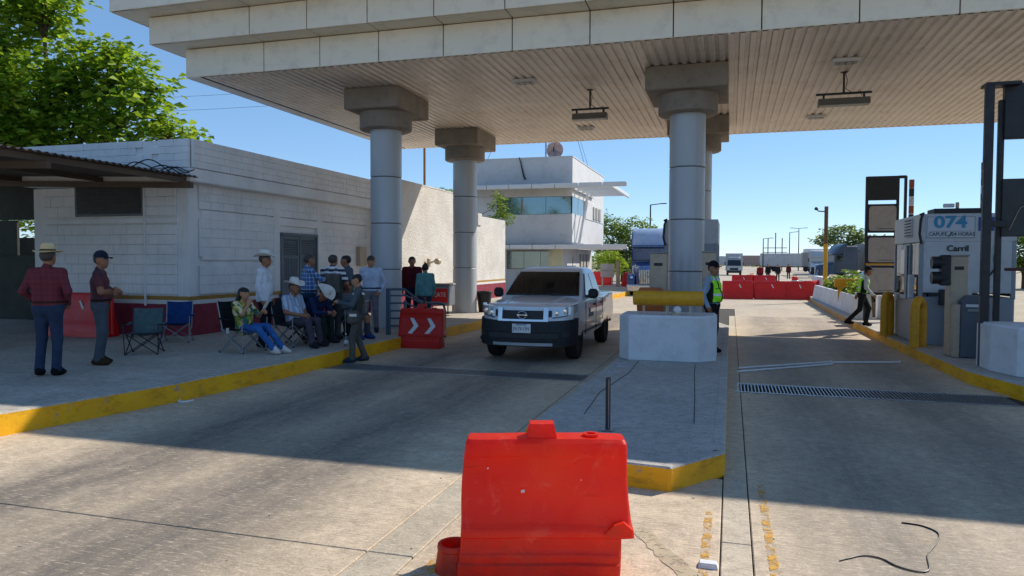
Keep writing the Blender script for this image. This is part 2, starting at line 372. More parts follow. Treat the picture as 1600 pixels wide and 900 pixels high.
# ================================================================ SETTING
b=MB(); b.add([(-3000,-3000,-.08),(3000,-3000,-.08),(3000,3000,-.08),(-3000,3000,-.08)],[(0,1,2,3)]); struct(b.build('ground',M_ground,smooth=0))
b=MB(); b.box((-1,56,-.045),(16.6,125,.05)); road=struct(b.build('road',M_joint,smooth=0))
def slab(x0,x1,y0,y1,m,parent,top=0.0,name='slab',g=.009,th=.03):
    b=MB(); b.box(((x0+x1)/2,(y0+y1)/2,top-th/2),(x1-x0-g,y1-y0-g,th),.006); return b.build(name,m,parent,smooth=0,world=True)
ly=[-4,.2,4.25,6.62,9.0,11.36]; 
for i in range(5): slab(-8.2,-2.26,ly[i],ly[i+1],M_road_l,road)
ly=[12.1,15.6,19.4,23.2,27,31,35,39,43,47]
for i in range(9): slab(-8.2,-2.26 if i<3 else -1.6,ly[i],ly[i+1],M_road_l if i<4 else M_road_f,road)
ly=[-4,.4,4.3,8.22,11.12]
for i in range(4): slab(.16,8,ly[i],ly[i+1],M_road_r,road)
ly=[11.98,15.7,19.5,23.3,27,31,35,39,43,47]
for i in range(9): slab(.16 if i<5 else -1.6,8,ly[i],ly[i+1],M_road_r if i<4 else M_road_f,road)
for i,y0 in enumerate(range(47,119,8)):
    for x0,x1 in((-9,-4.9),(-4.9,-1.6),(-1.6,2.2),(2.2,7)): slab(x0,x1,y0,y0+8,M_road_f,road)
M_gut=m_road('gutter_concrete','cdbfa8','b2a48d',0.0)
for y0,y1 in((-4,.2),(.2,4.25),(4.25,6.62),(6.62,9),(9,12.75),(12.75,17),(17,21.5)):
    slab(-2.26,-1.93,y0,y1,M_gut,road)
for y0,y1 in((-4,1.2),(1.2,5.1),(5.1,8.22),(8.22,11.9),(11.9,16),(16,20),(20,27)):
    slab(-.04,.16,y0,y1,M_gut,road)
for y0,y1 in((-4,.8),(.8,3.98),(3.98,6.6)): slab(-1.93,-.04,y0,y1,M_road_r,road)
b=MB(); b.box((5,300,-.03),(60,364,.01)); struct(b.build('plaza',M_road_f,smooth=0))
# painted worn yellow lines (short broken pieces) and diagonal pale band on the gore
def paint(x0,y0,x1,y1,w,m,name='paint_mark',z=.004):
    d=Vector((x1-x0,y1-y0,0)); n=Vector((-d.y,d.x,0)).normalized()*w/2
    k=max(2,int(d.length/.06)); v=[];f=[]
    for i in range(k+1):
        p=Vector((x0,y0,z))+d*i/k; e=1-.35*random.random(); q=1-.35*random.random()
        v+=[p+n*e,p-n*q]
    for i in range(k): f.append((2*i,2*i+1,2*i+3,2*i+2))
    b=MB(); b.add(v,f); return b.build(name,m,road,smooth=0)
for x0,y0,x1,y1 in ((-1.88,2.9,-1.74,4.3),(-1.76,4.3,-1.62,5.7),(-.14,3.4,-.13,5.7),(.3,3.6,.28,5.1),(.28,5.1,.27,6.5)):
    paint(x0,y0,x1,y1,.13 if x0<-1 else .07,M_yline)
def worn(m,lo,hi,sc):
    t=m.node_tree; b=t.nodes['Principled BSDF']; o=t.nodes['Material Output']; g=t.nodes.new('ShaderNodeNewGeometry'); n=t.nodes.new('ShaderNodeTexNoise'); n.inputs['Scale'].default_value=sc; n.inputs['Detail'].default_value=8; n.inputs['Roughness'].default_value=.75
    t.links.new(g.outputs['Position'],n.inputs['Vector']); r=t.nodes.new('ShaderNodeValToRGB'); r.color_ramp.elements[0].position=lo; r.color_ramp.elements[1].position=hi; t.links.new(n.outputs['Fac'],r.inputs[0])
    tr=t.nodes.new('ShaderNodeBsdfTransparent'); ms=t.nodes.new('ShaderNodeMixShader'); t.links.new(r.outputs[0],ms.inputs[0]); t.links.new(tr.outputs[0],ms.inputs[1]); t.links.new(b.outputs[0],ms.inputs[2]); t.links.new(ms.outputs[0],o.inputs[0])
worn(M_yline,.47,.58,9)
M_pale=mat('pale_grout','b4a488',.9,var=.1)
worn(M_pale,.38,.5,12); paint(-.62,5.2,-.12,4.3,.16,M_pale)
# steel drain gratings across both lanes
def grate(x0,x1,y0,y1,name,label):
    t=thing(name,label,'grating',((x0+x1)/2,(y0+y1)/2,0))
    b=MB(); b.box(((x0+x1)/2,(y0+y1)/2,-.06),(x1-x0,y1-y0,.02)); b.build('pit',M_dark,t,world=True)
    b=MB()
    for y in(y0+.03,y1-.03): b.box(((x0+x1)/2,y,-.01),(x1-x0,.06,.03))
    b.build('frame',M_steel_d,t,world=True)
    bm=MB(); bm.box((0,0,0),(.016,y1-y0-.13,.03)); me=bm.mesh('bar',M_steel_d,0)
    n=int((x1-x0)/.05); k=min(n,110)
    for i in range(k): inst(me,'bar',t,(x0+(i+.5)*(x1-x0)/k-(x0+x1)/2,0,-.012))
M_steel_d=mat('grating_steel','989da0',.4,metal=.6,var=.2,scale=6,dirt='4b4038',dirtamt=.6)
grate(.1,3.75,11.14,11.96,'drain_grating','steel bar grating across the right lane beside the kerb island')
grate(-6.85,-2.0,11.38,12.08,'drain_grating','dark drain grating across the left lane in front of the pickup')
# ---- pavements with kerbs
def pavement(name,poly,z,m,kerbs,kw=.17,closed=None):
    b=MB(); b.prism(poly,-.06,z-.006,0); o=struct(b.build(name,m,smooth=0))
    for pts,mk in kerbs:
        for i in range(len(pts)-1):
            a=Vector((*pts[i],0)); c=Vector((*pts[i+1],0)); L=(c-a).length; k=max(1,int(round(L/2.4)))
            for j in range(k):
                p=a.lerp(c,j/k); q=a.lerp(c,(j+1)/k); d=(q-p).normalized(); nrm=Vector((-d.y,d.x,0))
                bb=MB(); ang=math.atan2(d.y,d.x); cc=(p+q)/2+nrm*(kw/2-.004)
                dz=.0035*(i%2); bb.box((cc.x,cc.y,z/2-.02+dz/2),((q-p).length+(.03 if k==1 else -.004),kw,z+.044+dz),.014,rz=ang)
                for fi,fc in enumerate(bb.f):
                    if all(bb.v[w][2]>z-.0125 for w in fc): bb.m[fi]=1
                bb.build('kerb_stone',[mk,m],o,smooth=30)
    return o
KL=[(-9.2,.5),(-7.95,3.6),(-7.5,5.9),(-7.1,8.1),(-6.92,10),(-6.9,15),(-6.72,20),(-5.5,42),(-5.3,60)]
side=pavement('sidewalk',KL+[(-40,60),(-40,.5)],.25,M_walk,[(KL,M_kerb)])
for (x0,x1) in((-12.0,-9.6),(-9.6,-7.3)):
    for y0 in range(8,30,3):
        if x1>-8 and y0<8: continue
        slab(x0,x1,y0,y0+3,M_walk,side,top=.25,th=.02,name='paving_slab')
isl=[(-1.92,10.6),(-2.0,7.2),(-.95,6.16),(-.46,6.1),(-.03,6.75),(-.03,20.5),(-.3,21.5),(-1.6,21.5),(-1.9,20.5)]
island=pavement('traffic_island',isl,.2,M_isl,[([isl[5],isl[4]][::-1],M_kerb),(isl[1:5],M_kerb),([isl[8],isl[0],isl[1]],M_kerb)],kw=.12)
for pts in ([(-1.55,8.0),(-1.62,9.4),(-1.48,11.2),(-1.5,12.6)],[(-.35,7.9),(-.42,9.6),(-.5,11.2),(-.55,12.5)]):
    b=MB(); b.tube([(x,y,.198) for x,y in pts],.0045,4); b.build('crack',M_joint,island)
plat=[(3.52,16.6),(3.62,12.95),(3.92,11.72),(4.7,10.9),(6.0,10.9),(6.7,12),(6.8,44),(4.6,46),(4.1,44),(3.62,35.5),(3.45,23.3)]
platform=pavement('booth_platform',plat,.2,M_isl,[(plat[0:4][::1],M_kerb),([plat[10],plat[0]],M_kerb),([plat[7],plat[8],plat[9],plat[10]],M_kerb_old)],kw=.16)
# ---------------------------------------------------------------- toll canopy
SOF=6.05; CY0,CY1=13.93,24.86; CX0,CX1=-11.95,19.4
can=thing('toll_canopy','big stepped toll plaza canopy with pale metal fascia and ribbed soffit','canopy',(0,19.4,SOF))
tiers=[(0,SOF,.64),(.5,SOF+.65,.6),(1.02,SOF+1.26,.66)]
xj=[-9.88,-8.49,-7.1,-5.65,-4.19,-2.64,-1.08,.47,2.07,3.6,5.15,6.7,8.25,9.8,11.35,12.9,14.45,16,17.5,19.4]
for k,(o,z,h) in enumerate(tiers):
    xs=[CX0-o*1.1]+xj; y=CY0-o
    for i in range(len(xs)-1):
        b=MB(); b.box(((xs[i]+xs[i+1])/2,y+.025,z+h/2),(xs[i+1]-xs[i]-.022,.05,h-.012),.006); b.build('fascia_panel',M_fascia,can,world=True,smooth=0)
        if k: # underside of the step
            po=tiers[k-1][0]; b=MB(); b.box(((xs[i]+xs[i+1])/2,(y+CY0-po)/2+.06,z+.012),(xs[i+1]-xs[i]-.022,(o-po)-.03,.02),.004); b.build('step_panel',M_fascia,can,world=True,smooth=0)
    ys=[CY0-o+i*1.55 for i in range(7)]+[CY1+o]; x=CX0-o*1.1
    for i in range(len(ys)-1):
        b=MB(); b.box((x+.025,(ys[i]+ys[i+1])/2+.06,z+h/2),(.05,ys[i+1]-ys[i]-.022,h-.012),.006); b.build('fascia_panel',M_fascia,can,world=True,smooth=0)
        if k:
            po=tiers[k-1][0]; b=MB(); b.box((x+.06+(o-po)*.55,(ys[i]+ys[i+1])/2,z+.016),((o-po)*1.1-.03,ys[i+1]-ys[i]-.022,.02),.004); b.build('step_panel',M_fascia,can,world=True,smooth=0)
    b=MB(); b.box(((CX0+CX1)/2,CY1+o-.03,z+h/2),(CX1-CX0+o,.05,h)); b.build('rear_fascia',M_fascia,can,world=True,smooth=0)
    b=MB(); b.box(((CX0+CX1)/2-o*.5,19.4,z+h/2+.035),(CX1-CX0+o*1.05-.16,CY1-CY0+2*o-.18,h-.03)); b.build('core',M_fdark,can,world=True,smooth=0)
b=MB(); b.box(((CX0+CX1)/2-.6,19.4,SOF+1.96),(CX1-CX0+1.3,CY1-CY0+2.1,.06)); b.build('roof_sheet',M_fdark,can,world=True,smooth=0)
# ribbed soffit sheets
b=MB(); pit=.19; prof=[]
for i in range(5):
    x=i*pit; prof+=[(x,0),(x+.085,0),(x+.105,.034),(x+.168,.034)]
prof.append((5*pit+.004,0)); L=CY1-CY0-.04
b.add([(x,-L/2,z) for x,z in prof]+[(x,L/2,z) for x,z in prof],[(i,i+len(prof),i+1+len(prof),i+1) for i in range(len(prof)-1)])
sh=b.mesh('soffit_sheet',M_soffit,0)
sx=-.08
while sx>CX0+.95: sx-=.95
while sx<CX1:
    inst(sh,'soffit_sheet',can,(sx,19.395-19.4,-.012+.003*random.random())); sx+=.95
b=MB(); b.box((-.08,19.4,SOF-.006),(.05,L,.02)); b.build('soffit_trim',M_soffit,can,world=True,smooth=0)
b=MB(); b.box((-11.75,19.4,SOF+.0),(.34,L,.02)); b.build('soffit_trim',M_soffit,can,world=True,smooth=0)
# ---- columns
def column(x,y,z0,label,pw=1.42):
    t=thing('canopy_column',label,'column',(x,y,z0),0,'columns carrying the canopy')
    zs=[z0,1.7,2.83,3.97,5.14]
    for i in range(4):
        b=MB(); r=.385; h0,h1=zs[i]-z0+(.008 if i else 0),zs[i+1]-z0-.008
        b.lathe([(r-.012,h0),(r,h0+.012),(r,h1-.012),(r-.012,h1)],40); sg=b.build('shaft_ring',M_col,t,smooth=40)
        bs=MB(); bs.box((r*math.sin(.6),-r*math.cos(.6),(h0+h1)/2),(.01,.008,h1-h0-.02),rz=.6); bs.build('vertical_seam',M_col,sg)
    b=MB(); b.lathe([(.36,0),(.36,4.95)],24); b.build('core',M_fdark,t)
    b=MB(); b.lathe([(.6,5.12-z0),(.64,5.15-z0),(.64,5.56-z0)],40); b.build('collar',M_conc,t,smooth=40)
    b=MB(); b.box((0,.1,5.79-z0),(pw,1.85,.5),.02); b.build('pedestal',M_conc,t)
column(-8.25,16.58,.25,'grey-blue round canopy column beside the blue handrail')
column(-8.25,22.2,.25,'rear left canopy column with the black bin at its foot')
column(-.95,16.58,.2,'thick round canopy column on the island behind the yellow drum',1.7)
column(-.95,22.2,.2,'rear island column mostly hidden behind the front island column',1.7)
# ---- ceiling lights
def hang(x,y,L,label):
    t=thing('hanging_light',label,'light',(x,y,SOF),0,'hanging light fixtures')
    b=MB(); b.tube([(0,0,0),(0,0,-.46)],.022,8); b.box((0,0,-.012),(.14,.1,.02)); b.build('stem',M_dark,t)
    b=MB(); b.box((.0,0,-.47),(L,.05,.045),.006); b.build('bar',M_dark,t)
    b=MB(); b.prism([(-.15,-.72),(.15,-.72),(.1,-.58),(-.1,-.58)],-L*.46,L*.46,axis='X'); b.build('housing',M_lampbody,t,smooth=0)
    b=MB(); b.box((0,0,-.726),(L*.86,.24,.01)); b.build('lens',M_lens,t)
    for s in(-1,1):
        b=MB(); b.box((s*L*.36,0,-.535),(.04,.04,.1)); b.build('bracket',M_dark,t)
    b=MB(); b.tube([(.02,-.03,-.02),(.06,-.05,-.2),(.03,-.05,-.38),(.2,-.04,-.5),(.33,-.03,-.42),(.36,-.02,-.55)],.008,5); b.build('cable',M_black,t)
M_lampbody=mat('lamp_body','6b655c',.5,var=.1); M_lens=mat('lamp_lens','8b8578',.3)
hang(-3.3,17.5,.9,'hanging floodlight bar under the soffit between the two front columns')
hang(2.3,17.4,1.12,'hanging floodlight bar under the soffit over the right lane')
for x,y,lb in((-4.56,16.18,'flush soffit lamp over the left lane near the front column'),(2.19,16.34,'flush soffit lamp in front of the right hanging light'),(2.24,22.3,'flush soffit lamp behind the right hanging light'),(-4.3,22.3,'flush soffit lamp near the rear edge over the pickup')):
    t=thing('soffit_lamp',lb,'light',(x,y,SOF),0,'flush soffit lamps')
    b=MB(); b.box((0,0,-.04),(.52,.3,.08),.015); b.build('housing',M_white,t)
    b=MB(); b.box((0,0,-.086),(.42,.22,.012),.003); b.build('lens',M_lens,t)
    for i in(-1,0,1):
        b=MB(); b.box((i*.13,0,-.096),(.012,.22,.012)); b.build('louvre',M_lampbody,t)
# ---------------------------------------------------------------- left block building
BX,BY,BL=-11.3,13.2,21.8
bld=thing('block_building','low white painted block building with wine red plinth and louvred door','building',(BX,BY,.25))
def part(name,c,d,m,bv=.006,par=None,**k):
    b=MB(); b.box(c,d,bv); return b.build(name,m,par or bld,world=True,smooth=0,**k)
part('wall_core',(-13.5,17.5,1.9),(4.35,8.55,3.3),M_block,0)
part('plinth',(BX-.02,17.5,.64),(.05,8.6,.80),M_block,.0); part('plinth',(-13.3,BY+.0,.64),(4.0,.05,.80),M_block,0)
part('corner_pilaster',(BX-.13,BY+.13,2.34),(.3,.3,2.6),M_block); part('end_pilaster',(BX-.0,21.35,2.34),(.1,.3,2.6),M_block)
part('door_pilaster',(BX,16.36,2.34),(.1,.28,2.6),M_block); part('door_pilaster',(BX,18.42,2.34),(.1,.28,2.6),M_block)
part('tie_beam',(BX+.002,17.4,2.92),(.098,7.62,.2),M_block); part('tie_beam',(-13.4,BY-.002,2.78),(3.7,.09,.12),M_block)
part('sill_beam',(BX+.001,14.9,1.98),(.085,2.62,.14),M_block)
part('parapet_core',(-13.2,17.3,4.03),(4.5,8.94,.83),M_block,0)
part('parapet_band',(-10.92,17.3,3.71),(.1,9.06,.27),M_block); part('parapet_band',(-13.2,12.84,3.71),(4.6,.1,.27),M_block)
part('parapet_pilaster',(-11.98,12.83,4.14),(.22,.1,.6),M_block)
part('eave_soffit',(-13.2,17.3,3.58),(4.6,9.0,.03),M_block,0)
bl=[]
def course(face,fix,a0,a1,z,h,off,skip=None,L=.4):
    a=a0-(L/2 if off else 0)
    while a<a1-.02:
        s0=max(a,a0); s1=min(a+L,a1)
        if s1-s0>.08 and not(skip and skip((s0+s1)/2,z)): bl.append((face,fix,(s0+s1)/2,z,s1-s0-.004,h-.004))
        a+=L
for i in range(4): course('X',-10.885,12.85,21.8,3.86+.15*i+.075,.15,i%2)
for i in range(3): course('X',BX+.02,13.5,21.2,3.04+.18*i+.09,.18,i%2)
for i in range(8): course('X',BX+.02,13.5,16.22,1.15+.21*i+.105,.21,i%2,skip=lambda a,z:1.86<z<2.02)
for i in range(8): course('X',BX+.02,18.56,21.2,1.15+.21*i+.105,.21,i%2)
for i in range(4): course('Y',12.81,-15.5,-10.92,3.86+.15*i+.075,.15,i%2,skip=lambda a,z:-12.1<a<-11.86)
for i in range(3): course('Y',BY-.02,-12.46,-11.58,2.88+.21*i+.105,.21,i%2)
for i in range(7): course('Y',BY-.02,-15.3,-11.58,1.15+.22*i+.11,.22,i%2)
course('Y',BY-.02,-15.3,-14.36,3.0,.24,0); course('Y',BY-.02,-15.3,-14.36,3.24,.24,1)
bc={}
rest=MB()
for i,(fc,fix,a,z,l,h) in enumerate(bl):
    jit=random.uniform(-.0025,.0025)
    d=(.05,l,h) if fc=='X' else (l,.05,h); c=(fix+jit,a,z) if fc=='X' else (a,fix+jit,z)
    if i<298:
        key=(fc,round(l,3),round(h,3))
        if key not in bc: q=MB(); q.box((0,0,0),d,.0035); bc[key]=q.mesh('block',M_block,0)
        inst(bc[key],'block',bld,Vector(c)-bld.location)
    else: rest.box(c,d,.006)
rest.build('blockwork',M_block,bld,world=True,smooth=0,kind='stuff')
# window on front face
part('window_frame',(-13.41,BY-.03,3.26),(1.92,.06,.74),M_bluesteel); w=part('window_screen',(-13.41,BY-.055,3.26),(1.8,.03,.64),M_dark)
for i in range(7): part('slat',(-13.41,BY-.075,2.98+.09*i),(1.78,.012,.02),M_black,0,par=w)
b=MB(); b.tube([(-12.42,BY-.06,.9),(-12.42,BY-.06,3.58)],.025,8); b.build('conduit',M_white,bld,world=True)
# louvred double door
dr=thing('d','','') if False else None
part('door_frame',(BX+.02,17.39,2.6),(.12,1.78,.08),M_bluesteel); 
for y in(16.54,18.24): part('door_frame',(BX+.02,y,1.4),(.12,.08,2.4),M_bluesteel)
for s,y in((-1,16.98),(1,17.8)):
    dl=part('door_leaf',(BX-.0,y,1.4),(.05,.8,2.34),M_bluesteel)
    b=MB()
    for yy in(-.36,.36): b.box((BX+.03,y+yy,1.4),(.03,.07,2.32),.004)
    for zz in(.3,1.25,2.0,2.52): b.box((BX+.031,y,zz),(.03,.66,.08),.004)
    b.build('rail_frame',M_bluesteel,dl,world=True,smooth=0)
    for i in range(7): 
        b=MB(); b.box((BX+.03,y,2.08+.06*i),(.008,.64,.062),rot=Matrix.Rotation(R(40),3,'Y')); b.build('louvre',M_bluesteel,dl,world=True,smooth=0)
    for i in range(9):
        b=MB(); b.box((BX+.03,y-.3+.075*i,1.62),(.02,.05,.66),.004); b.build('board',M_bluesteel,dl,world=True,smooth=0)
    b=MB(); b.box((BX+.05,y-s*-.3*0+(.3 if s<0 else -.3),1.25),(.04,.03,.14),.008); b.build('handle',M_steel,dl,world=True)
# electric box by the end of the wall
t=tag(MB().box((-11.2,20.75,2.05),(.16,.42,.6),.01).build('meter_box',M_beige,None),'small beige meter box on the white block wall by the front column','box')
# cables lying on the parapet corner
b=MB(); 
for k in range(5):
    x0=-12.5+.22*k; am=.10+.10*random.random(); pts=[]
    for u in np.linspace(0,1,22): pts.append((x0+1.1*u,12.55-.12*math.sin(3*u+k),3.74+am*math.sin(math.pi*u)**2*(1.4 if k<2 else .7)+.03*math.sin(9*u+k)))
    b.tube(pts,.013,5)
tag(b.build('loose_cables',M_black,None),'tangle of black cables on the shed roof at the parapet','cables')
# ---- stucco building
st=thing('stucco_building','rough stucco building with gold stripe and red plinth behind the columns','building',(-12.4,27,.25))
part('wall',(-12.4,25.5,2.4),(4.1,7.6,4.26),M_stucco,.01,par=st); part('wall',(-12.4,31.35,2.06),(4.1,4.1,3.58),M_stucco,.01,par=st)
part('plinth',(-10.345,25.5,.6),(.03,7.6,.72),M_stucco,0,par=st); part('plinth',(-10.345,31.35,.6),(.03,4.1,.72),M_stucco,0,par=st)
part('roof_curb',(-12.4,25.5,4.55),(4.12,7.62,.05),M_stucco,.01,par=st); part('recess_ledge',(-10.6,29.55,3.7),(.62,.5,.5),M_stucco,.01,par=st)
t=thing('wall_lamp','grey lamp on a bracket on the stucco wall above the two talkers','lamp',(-10.3,23.9,1.85))
b=MB(); b.box((.06,0,0),(.1,.16,.3),.02); b.build('base',M_beige,t); b=MB(); b.tube([(.1,0,.0),(.3,0,.06)],.03,8); b.build('arm',M_beige,t)
b=MB(); b.lathe([(.05,-.08),(.1,-.06),(.12,.08),(.1,.1)],14,c=(.38,0,.05),axis='Y'); b.build('head',M_beige,t)
# ---- two-storey control building
ts=thing('control_building','two storey white building with ribbon windows and projecting awnings','building',(-11.4,45,.2))
TX,TY=-8.5,40.0
M_tw=mat('tower_wall','d2d2d1',.85,var=.05,scale=.7,bump=.5,bs=14,bd=.02,dirt='a5a29c',dirtamt=.35)
def tp(n,c,d,m=M_tw,bv=.01,par=None): return part(n,c,d,m,bv,par=par or ts)
tp('upper_wall',(-11.4,45.2,6.65),(5.8,10.4,2.2)); tp('middle_wall',(-11.4,45.2,3.75),(5.8,10.4,1.7))
tp('window_band_core',(-11.5,45.4,5.05),(5.4,10.0,1.1),M_tw)
tp('lower_wall',(-11.8,45.6,1.6),(5.0,9.6,2.7),M_tw)
tp('parapet_cap',(-11.4,45.2,7.76),(5.86,10.46,.06))
tp('wall_pier',(-13.6,40.1,5.05),(1.4,.3,1.1)); tp('wall_pier',(-8.62,47,5.05),(.3,6.6,1.1))
gf=tp('window',(-10.72,40.03,5.06),(4.3,.06,1.0),M_dark)
for x0,x1 in((-12.85,-11.45),(-11.43,-10.02),(-10.0,-8.58)): tp('pane',((x0+x1)/2,39.985,5.06),(x1-x0,.03,.96),M_mirror,.004,par=gf)
gs=tp('window',(-8.56,41.7,5.06),(.06,3.2,1.0),M_dark)
for y0,y1 in((40.05,41.6),(41.65,43.2)): tp('pane',(-8.52,(y0+y1)/2,5.06),(.03,y1-y0-.02,.96),M_mirror,.004,par=gs)
lf=tp('window',(-11.0,40.76,2.0),(3.0,.06,1.05),M_dark); 
for x0,x1 in((-12.45,-11.5),(-11.48,-10.5),(-10.48,-9.5)): tp('pane',((x0+x1)/2,40.72,2.0),(x1-x0,.03,1.0),M_mirror,.004,par=lf)
tp('door_wall',(-9.6,40.7,1.5),(.8,.1,2.4),mat('pale_yellow','d6d2b4',.8)); 
tp('base_stripe',(-9.28,45.6,1.0),(.06,9.62,.08),mat('gold_stripe','a8813a',.8)); tp('red_base',(-9.27,45.6,.55),(.06,9.64,.6),mat('plinth_red','8d2436',.8))
M_awn=mat('awning_metal','d8d9d8',.45,metal=.1,var=.04)
for zt,yf in((6.02,38.7),(2.72,38.9)):
    aw=tp('awning',(-11.4,(yf+40)/2+.3,zt+.06),(5.9,40-yf+.6,.1),mat('awning_dark','33363a',.6))
    for x0 in np.arange(-14.4,-6.2,1.3): tp('edge_panel',(x0+.65,yf-.02,zt),(1.28,.07,.26),M_awn,.03,par=aw)
    tp('side_edge',(-6.2,(yf+46)/2,zt),(.12,46-yf,.24),M_awn,.04,par=aw)
    for yy in np.arange(yf+.9,46,1.3): tp('cross_beam',(-7.35,yy,zt),(2.2,.12,.16),M_awn,.01,par=aw)
    tp('back_beam',(-8.42,43,zt),(.12,6,.2),M_awn,.01,par=aw)
    for x0 in(-12,-10.2): tp('rib',(x0,yf+.6,zt-.02),(.14,1.0,.06),M_awn,.01,par=aw)
for y in(46.5,47.5,48.6): 
    for z in(5.0,2.0): tp('vent_slot',(-8.44 if z>4 else -9.24,y,z),(.05,.7,.8),mat('vent_grey','a7a59f',.8),.01)
for y,z0,z1,dy in((40.9,2.9,5.9,.6),):
    b=MB(); b.tube([(-8.3,y,z0),(-7.9,y+dy,z1)],.07,6); b.build('strut',M_awn,ts,world=True)
# antenna dish and mast on its roof
t=thing('satellite_dish','round pinkish dish on the flat roof of the white two storey building','dish',(-9.75,41.0,7.79))
prof=[(.0,.14),(.2,.12),(.36,.06),(.47,.0),(.49,.0),(.38,.085),(.2,.145),(0,.165)]
b=MB(); b.lathe(prof,28,axis='Y',c=(0,0,.5)); b.build('reflector',mat('dish_pink','b89a90',.6),t)
b=MB(); b.tube([(0,.1,0),(0,.1,.5)],.05,8); b.build('post',M_steel,t)
b=MB(); b.box((0,-.28,.5),(.07,.1,.3),.02); b.build('feed_horn',M_dark,t)
for a in(0,2.1,4.2):
    b=MB(); b.tube([(.45*math.sin(a),-.0,.5+.45*math.cos(a)),(0,-.3,.5)],.012,5); b.build('feed_strut',M_dark,t)
t=thing('antenna_mast','thin lattice antenna mast with guy wires beside the roof dish','mast',(-10.35,41.5,7.79))
b=MB()
for a in range(3): b.tube([(.12*math.cos(a*2.1),.12*math.sin(a*2.1),0),(.12*math.cos(a*2.1),.12*math.sin(a*2.1),9)],.018,5)
b.build('legs_lattice',M_dark,t)
for i in range(22):
    b=MB(); a=i*2.1; b.tube([(.12*math.cos(a),.12*math.sin(a),.4*i),(.12*math.cos(a+2.1),.12*math.sin(a+2.1),.4*i+.1)],.012,4); b.build('rung',M_dark,t)
for dx,dy in((-3.4,-.8),(1.9,1.5),(1.7,4)):
    b=MB(); b.tube([(0,0,7.5),(dx,dy,.02)],.012,4); b.build('guy_wire',M_dark,t)
b=MB(); b.tube([(-11.6,39.97,7.8),(-11.55,39.9,7.78),(-11.45,39.93,7.4),(-11.3,39.93,6.75),(-11.2,39.93,6.55)],[.02,.03,.04,.05,.06],6); tag(b.build('hanging_cable',M_black,None),'black cable hanging over the parapet of the two storey building','cable')
# ---------------------------------------------------------------- shed on the left
sd=thing('tin_shed','open shed with brown corrugated roof on steel posts at left','shed',(-15,9.5,.25))
M_rust=mat('rusty_sheet','5e5145',.6,metal=.3,var=.2,scale=1.2,dirt='5a4634',dirtamt=.5)
sheet=MB(); n=36; w=.9; vs=[]; 
for i in range(n+1):
    y=i*w/n; z=.022*math.sin(2*math.pi*y/.15); vs+=[(0,y,z),(-8.6,y,z+.28)]
sheet.add(vs,[(2*i,2*i+2,2*i+3,2*i+1) for i in range(n)])
me=sheet.mesh('roof_sheet',M_rust,60)
for i in range(8): inst(me,'roof_sheet',sd,(-10.78+15,5.72+.9*i-9.5,3.66-.25+.004*(i%2)))
for x in(-11.0,-13.2,-15.6,-18): 
    b=MB(); b.box((x,9.3,3.58+(-10.8-x)*.033),(.06,7.2,.1)); b.build('purlin',M_rust,sd,world=True,smooth=0)
for y in(6.2,9.4,12.75):
    b=MB(); b.box((-15,y,3.47+.14),(8.4,.08,.12),rot=Matrix.Rotation(R(1.87),3,'Y')); b.build('rafter',M_rust,sd,world=True,smooth=0)
for x,y in((-13.6,10.6),(-16,6.2),(-17.5,12.7),(-11.05,6.2)):
    b=MB(); b.tube([(x,y,.25),(x,y,3.6)],.045,8); b.build('post',M_steel,sd,world=True)
for i in range(3):
    q=inst(me,'roof_sheet',sd,(-15.42+15,12.9+.9*i-9.5,3.815-.25+.004*(i%2)),scale=(.6,1,1))
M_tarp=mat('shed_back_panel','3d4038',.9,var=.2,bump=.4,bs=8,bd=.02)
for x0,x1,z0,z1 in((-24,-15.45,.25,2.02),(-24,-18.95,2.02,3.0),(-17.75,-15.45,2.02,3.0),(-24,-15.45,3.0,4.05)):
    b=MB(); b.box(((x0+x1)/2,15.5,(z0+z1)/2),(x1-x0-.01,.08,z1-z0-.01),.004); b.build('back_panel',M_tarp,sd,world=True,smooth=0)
fw=thing('boundary_wall','dark grey block wall in shade behind the shed','wall',(-22,17,.25))
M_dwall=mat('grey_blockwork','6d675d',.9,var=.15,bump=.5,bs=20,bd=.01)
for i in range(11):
    for k in range(2): part('wall_panel',(-27+1.1*i,17.0,.85+1.15*k),(1.09,.2,1.14),M_dwall,.01,par=fw)
